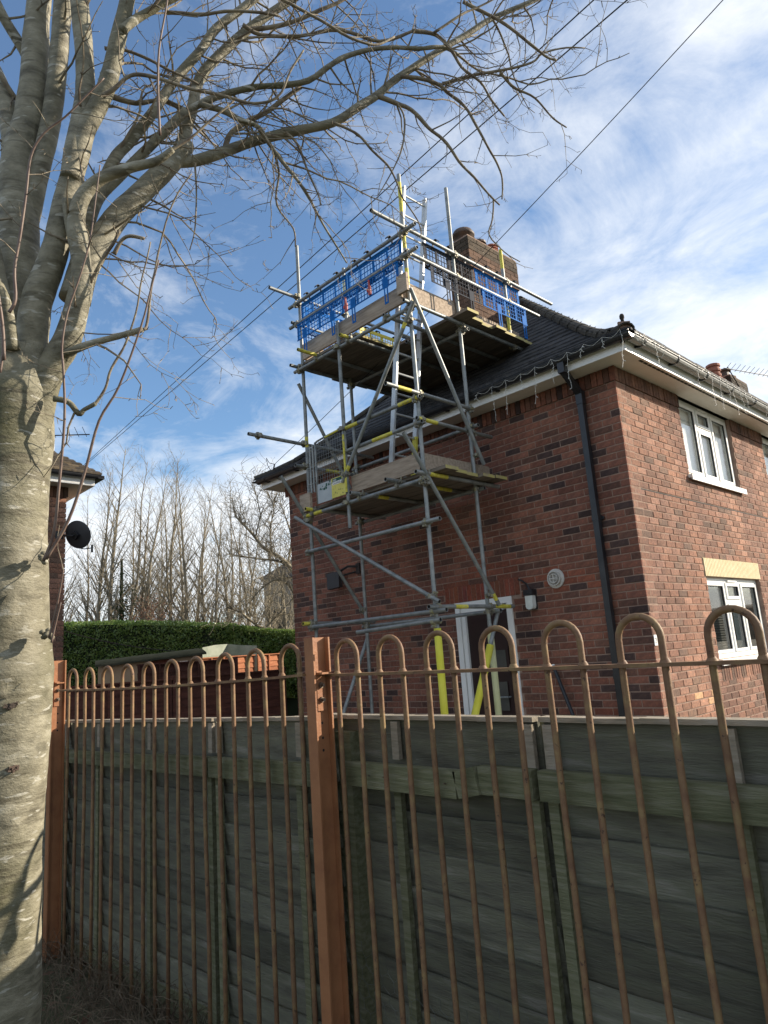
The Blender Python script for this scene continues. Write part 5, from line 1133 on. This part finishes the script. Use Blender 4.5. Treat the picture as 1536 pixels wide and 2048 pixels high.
# satellite dish
c = Vector((NX + .25, NY + .05, 3.98)); c = at(153, 1070, 11.0); ds_ = thing('satellite_dish', 'round dark satellite dish on the left neighbouring brick corner', 'satellite dish', (c.x, c.y, c.z - .3))
ax = (AR * .18 + Vector((AF.x, AF.y, 0)) * .9 + Vector((0, 0, .30))).normalized()
mb = MB(); mb.lathe(c, ax, [(.0, .0), (.08, .004), (.16, .018), (.215, .035), (.225, .042), (.218, .042), (.16, .026), (0, .008)], 28); mb.build('dish', M['dish'], ds_, smooth=True)
mb = MB(); w0 = Vector((NX + .006, NY - .10, c.z)); mb.tube([c - ax * .01, c - ax * .10, (c - ax * .12 + w0) / 2, w0], .016, 8); mb.box((NX + .003, NY - .16, c.z - .06), (NX + .012, NY - .04, c.z + .06)); mb.obox(c - ax * .04, ax, ax.orthogonal(), ax.cross(ax.orthogonal()), .03, .05, .05); mb.build('mount', M['black'], ds_)
fc = c + ax * .20 + Vector((0, 0, -.24)) + AR * .13; mb = MB(); mb.tube([c - Vector((0, 0, .20)), (c - Vector((0, 0, .24)) + fc) / 2, fc], .009, 6); mb.tube([fc - Vector((0, 0, .07)), fc + Vector((0, 0, .05))], .018, 8); mb.build('arm', M['black'], ds_)
def aerial(label, base, top, boomdir, L, n):
    t = thing('television_aerial', label, 'aerial', base); base = Vector(base); top = Vector(top); bd = Vector(boomdir).normalized()
    mb = MB(); mb.tube([base, top], .016, 6); mb.build('mast', M['black'], t); mb = MB(); a = top - bd * L * .08 - Vector((0, 0, .05)); b = top + bd * L * .92 - Vector((0, 0, .05)); mb.tube([a, b], .012, 6); mb.build('boom', M['black'], t)
    cr = bd.cross(Vector((0, 0, 1))).normalized(); mb = MB()
    for i in range(n): p = a + (b - a) * (i + .5) / n; e = cr * .16 + Vector((0, 0, .10)); mb.tube([p - e * .3, p + e], .006, 4, caps=False)
    mb.build('element', M['black'], t)
aerial('thin television aerial on the far chimney at the right', (-2.7, 13.25, 7.9), tuple(hit(1455, 734, 0, -2.7)), (.25, .97, .03), 2.1, 10)
p = at(108, 866, 13.5); aerial('thin television aerial showing right of the tree trunk', (p.x, p.y, 5.2), tuple(p), tuple(at(176, 864, 13.5) - p), .75, 5)

# ------------------------------------------------------------------ back gardens
def lapfence(label, p0, p1, z0, z1, nbat, step=0.0, group='red-brown garden fences', fm='redfence'):
    p0 = Vector((*p0, 0)); p1 = Vector((*p1, 0)); d = (p1 - p0); L = d.length; d.normalize(); n = Vector((d.y, -d.x, 0)); n = n if n.dot(Vector((CAM.x, CAM.y, 0)) - p0) > 0 else -n
    t = thing('garden_fence', label, 'fence', (p0 + p1) / 2 + Vector((0, 0, z0)), group); rr = random.Random(int(p0.x * 100)); np_ = max(1, round(L / 1.83)); pw = L / np_
    for i in range(np_):
        a = p0 + d * (pw * i + .02); b = p0 + d * (pw * (i + 1) - .05); zt = z1 + step * i; z = zt
        while z > z0 + .05:
            mb = MB(); m = 12; ph = rr.uniform(0, 99); zb = max(z - .155, z0)
            for q in range(m + 1):
                x = a + (b - a) * q / m; w = .012 * mnoise.noise(Vector((q * .8, ph, 0))); mb.v += [tuple(x + Vector((0, 0, z))), tuple(x + n * .02 + Vector((0, 0, zb + w))), tuple(x + n * .008 + Vector((0, 0, zb + w)))]
            for q in range(m): e = q * 3; mb.f += [(e, e + 1, e + 4, e + 3), (e + 1, e + 2, e + 5, e + 4)]
            mb.m = [0] * len(mb.f); mb.c = [(1, 1, 1)] * len(mb.f); mb.build('board', M[fm], t); z -= .135
        for q in range(nbat):
            x = a + (b - a) * (q + .04) / (nbat - 1 + .08); mb = MB(); mb.obox(x + n * .032 + Vector((0, 0, (zt + z0) / 2)), d, n, (0, 0, 1), .018, .010, (zt - z0) / 2); mb.build('batten', M[fm], t)
        mb = MB(); mb.obox((a + b) / 2 + n * .012 + Vector((0, 0, zt + .012)), d, n, (0, 0, 1), pw / 2 - .03, .035, .012); mb.build('capping', M[fm], t)
        mb = MB(); x = p0 + d * (pw * (i + 1) - .015); mb.obox(x + Vector((0, 0, (zt + z0 + .04) / 2)), d, n, (0, 0, 1), .032, .035, (zt - z0 + .08) / 2); mb.build('post', M[fm], t)
    return t
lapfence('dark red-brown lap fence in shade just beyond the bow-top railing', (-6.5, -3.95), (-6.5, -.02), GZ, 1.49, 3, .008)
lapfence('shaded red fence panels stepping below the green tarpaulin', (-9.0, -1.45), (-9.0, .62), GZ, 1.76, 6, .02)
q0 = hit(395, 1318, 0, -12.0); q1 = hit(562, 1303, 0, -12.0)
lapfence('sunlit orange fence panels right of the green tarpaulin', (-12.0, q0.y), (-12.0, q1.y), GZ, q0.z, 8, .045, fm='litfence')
# tarpaulined shed
sh = thing('garden_shed', 'low garden shed with draped roof sheet in front of the hedge', 'shed', (-10.6, -.6, GZ))
A = at(196, 1330, 16.8); B = at(405, 1305, 16.4); nrm = Vector((CAM.x - A.x, CAM.y - A.y, 0)).normalized(); bk = -nrm * 1.9
mb = MB(); V = [Vector((A.x, A.y, GZ)), Vector((B.x, B.y, GZ)), Vector((B.x, B.y, B.z - .03)), Vector((A.x, A.y, A.z - .03))]; mb.add([tuple(v) for v in V] + [tuple(v + bk) for v in V], [(0, 1, 2, 3), (1, 5, 6, 2), (4, 0, 3, 7), (5, 4, 7, 6)]); mb.build('shed_wall', M['shedpale'], sh)
mb = MB(); n = 18; rows_ = []
for j, (off, dz) in enumerate(((nrm * .14, -.05), (nrm * .10, .0), (nrm * -.6, .10), (nrm * -1.4, .14), (bk, .08))):
    for i in range(n + 1):
        t = i / n; p = A + (B - A) * (t * 1.06 - .03) + off; mb.v.append((p.x, p.y, p.z + dz + .02 * mnoise.noise(Vector((t * 9, j, 0)))))
for j in range(4):
    for i in range(n): a = j * (n + 1) + i; mb.f.append((a, a + 1, a + n + 2, a + n + 1)); mb.m.append(0); mb.c.append((1, 1, 1))
mb.build('roof_sheet', M['roofsheet'], sh, smooth=True)
mb = MB(); a = A + (B - A) * .52; b = A + (B - A) * .70; mb.obox((a + b) / 2 + nrm * .03 - Vector((0, 0, .30)), (b - a), nrm, (0, 0, 1), (b - a).length / 2, .02, .24); mb.build('shed_panel', M['redfence'], sh)
mb = MB(); a = A + (B - A) * .82 - Vector((0, 0, .26)) + nrm * .03; dd = (B - A); dd.z = 0; dd.normalize()
mb.obox(a, dd, nrm, (0, 0, 1), .10, .012, .12)
mb.build('shed_vent', M['upvc'], sh); mb = MB()
for i in range(5): mb.obox(a + nrm * .014 + dd * (-.07 + .035 * i), dd, nrm, (0, 0, 1), .006, .004, .09)
mb.build('vent_slot', M['render'], sh)
tp = thing('tarpaulin_cover', 'pale green tarpaulin stretched over a boxy stack behind the orange fence', 'tarpaulin', (-10.2, 1.2, GZ))
a0 = at(405, 1295, 17.4); a1 = at(455, 1288, 18.0); a2 = at(514, 1291, 17.8); mb = MB()
base = [(a0, 0), (a1, 0), (a2, 0)]
T0 = [a0, (a0 + a1) / 2 + Vector((0, 0, .02)), a1, (a1 + a2) / 2 + Vector((0, 0, -.01)), a2]
for p in T0: mb.v += [(p.x, p.y, p.z), (p.x + .03, p.y - .03, p.z - .25), (p.x + .05, p.y - .05, GZ)]
for p in T0: q = p + Vector((AF.x, AF.y, 0)) * 1.2; mb.v.append((q.x, q.y, p.z - .02))
for i in range(4): e = i * 3; mb.f += [(e, e + 1, e + 4, e + 3), (e + 1, e + 2, e + 5, e + 4), (e, e + 3, 15 + i + 1, 15 + i)]
mb.m = [0] * len(mb.f); mb.c = [(1, 1, 1)] * len(mb.f); mb.build('cover', M['tarp'], tp)
# hedge
hd = thing('clipped_hedge', 'tall clipped evergreen hedge across the back gardens', 'hedge', (-14.5, 1.2, GZ)); rh = random.Random(6)
HP = [at(60, 1243, 21.5), at(130, 1244, 21.3), at(240, 1241, 21), at(350, 1243, 20.8), at(450, 1246, 20.5), at(520, 1256, 20.3), at(590, 1260, 20.1), at(680, 1262, 20)]
mb = MB()
for p in HP: q = p + Vector((AF.x, AF.y, 0)) * 1.4; mb.v += [(p.x, p.y, GZ), (p.x, p.y, p.z - .12), (q.x, q.y, p.z - .12), (q.x, q.y, GZ)]
for i in range(len(HP) - 1): e = i * 4; mb.f += [(e, e + 4, e + 5, e + 1), (e + 1, e + 5, e + 6, e + 2), (e + 2, e + 6, e + 7, e + 3)]
mb.m = [0] * len(mb.f); mb.c = [(1, 1, 1)] * len(mb.f); mb.build('hedge_core', M['hedgecore'], hd)
mb = MB()
def leafq(mb, p, s, nb):
    e = Vector((rh.gauss(0, 1), rh.gauss(0, 1), rh.gauss(0, 1))); nn = (nb * .7 + e * .8).normalized(); u = nn.orthogonal().normalized(); a = rh.uniform(0, 6.28); u = u * math.cos(a) + nn.cross(u) * math.sin(a); v = nn.cross(u)
    mb.add([tuple(p - u * s), tuple(p + v * s * .45), tuple(p + u * s), tuple(p - v * s * .45)], [(0, 1, 2, 3)])
nb0 = (-Vector((AF.x, AF.y, 0)).normalized() + Vector((0, 0, .25))).normalized()
for k in range(34000):
    i = rh.randrange(len(HP) - 1); t = rh.random(); p = HP[i] + (HP[i + 1] - HP[i]) * t; top = p.z; z = GZ + .8 + (top - GZ - .8) * rh.random()
    bmp = .14 * mnoise.noise(Vector((p.x * 1.5, p.y * 1.5, z * 1.5))) + .06 * mnoise.noise(Vector((p.x * 5, p.y * 5, z * 5))); q = p - Vector((AF.x, AF.y, 0)) * (.05 + bmp + rh.uniform(-.05, .09)); leafq(mb, Vector((q.x, q.y, z)), rh.uniform(.028, .05), nb0)
for k in range(9000):
    i = rh.randrange(len(HP) - 1); t = rh.random(); p = HP[i] + (HP[i + 1] - HP[i]) * t; q = p + Vector((AF.x, AF.y, 0)) * rh.uniform(-.15, 1.4); leafq(mb, Vector((q.x, q.y, p.z - .06 + .08 * mnoise.noise(q * 3) + rh.uniform(-.06, .06))), rh.uniform(.025, .045), Vector((0, 0, 1)))
tag(mb.build('hedge_leaves', M['leaf'], hd), kind='stuff')
# bare trees beyond the hedge
def bare(seed, h, r0, nb, spread, lean=0.0, low=.22, style=0):
    R = random.Random(seed); wood = MB(); tw = MB(); P = []; rad = []; p = Vector((0, 0, -.3)); d = Vector((lean, 0, 1)).normalized(); n = 22
    for i in range(n + 1):
        t = i / n; P.append(p.copy()); rad.append(max(r0 * (1 - .93 * t), .012)); d = (d + Vector((R.gauss(0, .035), R.gauss(0, .035), .05))).normalized(); p = p + d * ((h + .3) / n)
    wood.tube(P, rad, 7)
    def br(p, d, L, r, lvl):
        m = max(3, int(L / (.34 if lvl == 0 else .2))); ps = [p]; rs = [r]
        for i in range(m):
            t = (i + 1) / m; d = (d + Vector((R.gauss(0, .09), R.gauss(0, .09), R.gauss(.055, .07)))).normalized(); p = p + d * (L / m); ps.append(p); rs.append(max(r * (1 - .82 * t), .0042))
            if lvl < 2 and R.random() < (.97 if lvl == 0 else .75):
                e = d.orthogonal(); a = R.uniform(0, 6.28); e = e * math.cos(a) + d.cross(e) * math.sin(a); br(p, (d * .9 + e * .62 + Vector((0, 0, .15))).normalized(), L * R.uniform(.28, .5) * (1.1 - .5 * t), max(r * (1 - .8 * t) * .6, .0055), lvl + 1)
        (wood if lvl == 0 else tw).tube(ps, rs, 5 if lvl == 0 else 3, caps=False)
    for k in range(nb):
        t = low + (1 - low) * (k + R.random()) / nb; i = min(int(t * n), n - 1); q = P[i] + (P[i + 1] - P[i]) * (t * n - i); a = R.uniform(0, 6.28); up = .95 + .6 * t; d = Vector((math.cos(a), math.sin(a), up)).normalized(); br(q, d, h * spread * (1.12 - .8 * t) * R.uniform(.7, 1.2), max(rad[i] * .42, .010), 0)
    return wood, tw
def meshof(mb, nm, m):
    me = bpy.data.meshes.new(nm); me.from_pydata(mb.v, [], mb.f); me.materials.append(m); me.polygons.foreach_set('use_smooth', [True] * len(mb.f)); return me
VAR = [tuple(meshof(m, nm, M['fartree']) for m, nm in zip(bare(s, h, r, nb, sp), ('trunk', 'twigs'))) for s, h, r, nb, sp in ((1, 12, .15, 40, .27), (2, 12, .12, 34, .25), (3, 12, .14, 38, .31), (4, 12, .11, 32, .23), (5, 12, .13, 40, .28))]
# photo column of the stem, photo row of the top, depth, variant
TREES = [(182, 930, 29, 4), (205, 985, 32, 2), (238, 905, 31, 1), (285, 960, 30, 0), (320, 965, 32, 1), (350, 935, 29, 3), (405, 955, 31, 2), (432, 1000, 28, 0), (470, 1000, 30, 3), (508, 1015, 28, 2), (540, 1010, 30, 0), (140, 905, 27, 1), (163, 985, 31, 3), (222, 868, 28, 0), (252, 965, 33, 3), (268, 1000, 29, 1), (305, 930, 28, 2), (337, 905, 30, 4), (362, 960, 33, 3), (372, 930, 28, 0), (395, 1010, 34, 1), (418, 985, 30, 4), (447, 965, 29, 2), (455, 955, 33, 3), (492, 985, 29, 1), (520, 1000, 31, 4), (110, 960, 30, 2), (290, 1010, 34, 4), (565, 1030, 32, 2)]
order = sorted(range(len(TREES)), key=lambda i: TREES[i][0]); ordn = ['first', 'second', 'third', 'fourth', 'fifth', 'sixth', 'seventh', 'eighth', 'ninth', 'tenth', 'eleventh', 'twelfth', 'thirteenth', 'fourteenth', 'fifteenth', 'sixteenth', 'seventeenth', 'eighteenth', 'nineteenth', 'twentieth', 'twenty-first', 'twenty-second', 'twenty-third', 'twenty-fourth', 'twenty-fifth', 'twenty-sixth', 'twenty-seventh', 'twenty-eighth', 'twenty-ninth', 'thirtieth']
for rank, i in enumerate(order):
    x, yt, dep, v = TREES[i]; top = at(x, yt, dep); base = at(x, 1250, dep); h = top.z - GZ; loc = Vector((base.x, base.y, GZ)); s = h / 12.0
    adj = 'tall' if yt < 940 else ('short' if yt > 990 else 'slim')
    t = thing('bare_tree', '%s bare tree beyond the hedge, %s stem from the left' % (adj, ordn[rank]), 'tree', loc, 'bare trees beyond the hedge')
    for me, nm in zip(VAR[v], ('trunk', 'twigs')):
        o = bpy.data.objects.new(nm, me); COL.objects.link(o); o.parent = t; o.scale = (s, s, s); o.rotation_euler = (0, 0, x * 1.7)
        if nm == 'twigs': o['kind'] = 'stuff'
# spreading old tree at the right, partly behind the house
ot = thing('spreading_tree', 'spreading bare tree with thick crooked boughs beside the house edge', 'tree', tuple(Vector((at(600, 1250, 22).x, at(600, 1250, 22).y, GZ)))); mw = MB(); R9 = random.Random(77)
def bough(px, d0, d1, r0, r1):
    Q2, R2 = limb(px, d0, d1, r0, r1, 4, near=False); mw.tube(Q2, R2, 7); return Q2, R2
BG = [([(640, 1330), (620, 1240), (600, 1170), (585, 1140), (560, 1115), (528, 1096), (505, 1068), (488, 1050), (470, 1032)], 22, 21.5, 7, 1.6), ([(585, 1135), (555, 1122), (520, 1118), (480, 1112), (455, 1108)], 22, 21, 3, 1), ([(575, 1128), (583, 1080), (573, 1040), (560, 1005)], 22, 22, 2.5, .8), ([(610, 1250), (590, 1190), (572, 1165), (548, 1160), (520, 1180), (500, 1205)], 22, 21.5, 4, 1), ([(640, 1330), (590, 1270), (530, 1258), (500, 1240), (482, 1225), (455, 1215)], 21, 20, 5, 1.2), ([(530, 1258), (555, 1230), (585, 1200)], 21, 21, 2, 1), ([(545, 1110), (540, 1060), (548, 1020), (540, 995)], 21.7, 21.7, 1.8, .7), ([(510, 1075), (520, 1030), (512, 990)], 21.6, 21.6, 1.5, .6)]
tw = MB()
def ftw(p, d, L, r, lvl):
    m = max(3, int(L / .12)); ps = [p]; rs = [r]
    for i in range(m):
        t = (i + 1) / m; d = (d + Vector((R9.gauss(0, .16), R9.gauss(0, .16), R9.gauss(.05, .12)))).normalized(); p = p + d * (L / m); ps.append(p); rs.append(max(r * (1 - .75 * t), .004))
        if lvl < 1 and R9.random() < .75: e = d.orthogonal(); a = R9.uniform(0, 6.28); e = e * math.cos(a) + d.cross(e) * math.sin(a); ftw(p, d * .6 + e * .8, L * R9.uniform(.25, .5), max(r * .6, .005), lvl + 1)
    tw.tube(ps, rs, 3, caps=False)
for a in BG:
    Q2, R2 = bough(*a)
    for i in range(2, len(Q2)):
        for k in range(3):
            if R9.random() < .8: dq = (Q2[i] - Q2[i - 1]).normalized(); ftw(Q2[i], dq * .5 + Vector((R9.gauss(0, .6), R9.gauss(0, .6), R9.gauss(.5, .5))), R9.uniform(.5, 1.5), .012, 0)
mw.build('boughs', M['fartree'], ot, smooth=True); tag(tw.build('twigs', M['fartree'], ot), kind='stuff')
# ivy and a dry shrub among the stems
for nm, lab, c0, n, sx, sz, m in (('ivy_growth', 'dark ivy clump round a bare stem above the hedge', at(243, 1215, 28.5), 1800, .55, 1.5, M['ivy']), ('dry_shrub', 'russet dry-leaved shrub behind the hedge', at(300, 1215, 26), 500, .8, .6, M['dryleaf'])):
    mb = MB()
    for k in range(n): p = c0 + AR * rh.gauss(0, sx * .5) + Vector((AF.x, AF.y, 0)) * rh.gauss(0, .3) + Vector((0, 0, rh.gauss(-.2, sz * .55))); leafq(mb, p, rh.uniform(.03, .06), nb0)
    if nm == 'dry_shrub':
        for k in range(40): p = Vector((c0.x + rh.gauss(0, .2), c0.y + rh.gauss(0, .2), GZ)); mb.tube([p, p + Vector((rh.gauss(0, .3), rh.gauss(0, .3), 1.7)), p + Vector((rh.gauss(0, .8), rh.gauss(0, .5), 3.0 + rh.random()))], [.02, .014, .005], 3, caps=False)
    else: mb.tube([Vector((c0.x, c0.y, GZ)), c0, c0 + Vector((0, 0, 2.0))], [.12, .09, .05], 6)
    tg = thing(nm, lab, 'ivy' if nm[0] == 'i' else 'shrub', (c0.x, c0.y, GZ)); tag(mb.build('foliage', m, tg), kind='stuff')
# far grey house behind the spreading tree
gh = thing('distant_house', 'grey rendered house far behind the spreading tree', 'house', tuple(at(580, 1260, 38) * 1)); 
c = at(600, 1250, 38); c.z = GZ; mb = MB(); u = AR.copy(); u.z = 0; u.normalize(); v = Vector((AF.x, AF.y, 0)).normalized(); hw = 1.35; zt = at(580, 1160, 38).z
mb.obox(c + Vector((0, 0, zt / 2)), u, v, (0, 0, 1), hw, 3, zt / 2); mb.build('wall', M['render'], gh)
mb = MB(); P = [c - u * (hw + .2) - v * 3.2, c + u * (hw + .2) - v * 3.2, c + u * (hw + .2) + v * 3.2, c - u * (hw + .2) + v * 3.2]; mb.add([tuple(p + Vector((0, 0, zt))) for p in P] + [tuple(c + Vector((0, 0, zt + 1.5)) + u * .4 - v), tuple(c + u * .4 + Vector((0, 0, zt + 1.5)) + v)], [(0, 1, 4), (1, 2, 5, 4), (2, 3, 5), (3, 0, 4, 5)]); mb.build('roof', M['lead'], gh)
for q in (-.6,):
    mb = MB(); mb.obox(c + u * q - v * 3.02 + Vector((0, 0, 4.0)), u, v, (0, 0, 1), .25, .03, .5); mb.build('window', M['room'], gh); mb = MB(); mb.obox(c + u * q - v * 3.02 + Vector((0, 0, 1.9)), u, v, (0, 0, 1), .25, .03, .5); mb.build('window', M['room'], gh)

# ------------------------------------------------------------------ overhead wires and light strings
def wire(label, pts, r, sag=0, m='cable'):
    P = [Vector(p) for p in pts]; a, b = P[0], P[-1]; n = 24; ps = []
    for i in range(n + 1): t = i / n; q = a + (b - a) * t; q.z -= sag * 4 * t * (1 - t); ps.append(q)
    mb = MB(); mb.tube(ps, r, 6); o = mb.build('overhead_wire', M[m]); return tag(o, label, 'wire', 'overhead wires')
wire('upper of two overhead wires running behind the tree crown', [at(1330, -130, 9.0), at(1200, 0, 9.6) , at(150, 946, 30)], .0105, .0)
wire('lower of two overhead wires crossing in front of the scaffold', [at(1400, -125, 8.2), at(1275, 0, 8.7), at(150, 948, 30)], .0105, .0)
wire('single overhead wire crossing the chimney to the house eaves', [at(1560, -125, 6.2), (-5.95, -.42, 4.90)], .0050, .12)
wire('thin dark cable drooping across the hedge', [at(60, 1238, 15), at(350, 1302, 14.2)], .009, .12)
mb = MB(); e = Vector((-5.95, -.42, 4.90)); mb.tube([e, e + Vector((-.02, -.01, -.09))], .012, 6); mb.tube([e, e + Vector((-.12, -.02, .05)), e + Vector((-.20, -.02, .16)), e + Vector((-.17, -.02, .02)), e + Vector((-.10, 0, -.10)), e + Vector((-.02, .02, -.22)), e + Vector((.10, .08, -.30))], .006, 5); mb.lathe(e + Vector((-.62, .0, .02)), (0, 1, 0), [(.028, 0), (.034, .004), (.028, .008)], 10); o = mb.build('cable_bracket', M['cable']); o.parent = house; o.matrix_parent_inverse = Matrix.Translation(-ORG[house.name])
def icicles(label, a, b, dirn, n, seed, sag=.05, zoff=0):
    R = random.Random(seed); a = Vector(a); b = Vector(b); mb = MB(); ps = []; out = Vector(dirn); m = n * 4
    for i in range(m + 1): t = i / m; q = a + (b - a) * t + Vector((0, 0, R.uniform(-.008, .008) - sag * abs(math.sin(t * n * math.pi)))) + out * R.uniform(.0, .012); ps.append(q)
    mb.tube(ps, .0018, 5)
    t_ = thing('light_string', label, 'string lights', tuple(a - Vector((0, 0, .5)))); mb.build('string', M['lights'], t_)
    for i in range(n + 1):
        q = ps[min(i * 4, m)]; L = R.choice([.12, .2, .28, .36, .42]); d = MB(); pts = [q]; k = 6
        for j in range(k): q = q + Vector((R.uniform(-.016, .016), R.uniform(-.01, .006) , -L / k)); pts.append(q)
        d.tube(pts, .0018, 4, caps=False)
        for q in pts[1:]: e = Vector((R.uniform(-1, 1), R.uniform(-1, 1), -.7)).normalized(); d.tube([q, q + e * .028], [.0022, .0035], 5)
        d.build('light_drop', M['lights'], t_)
icicles('white icicle light string hanging from the side gutter', (-1.55, -.455, 4.70), (.36, -.455, 4.765), (0, -1, 0), 9, 3)
icicles('white icicle light string at the corner of the front gutter', (.455, -.34, 4.76), (.455, .32, 4.76), (1, 0, 0), 3, 5); icicles('white icicle light string along the middle of the front gutter', (.455, 1.25, 4.76), (.455, 2.95, 4.76), (1, 0, 0), 8, 8); icicles('white icicle light string at the right end of the front gutter', (.455, 3.55, 4.76), (.455, 5.2, 4.76), (1, 0, 0), 8, 12)
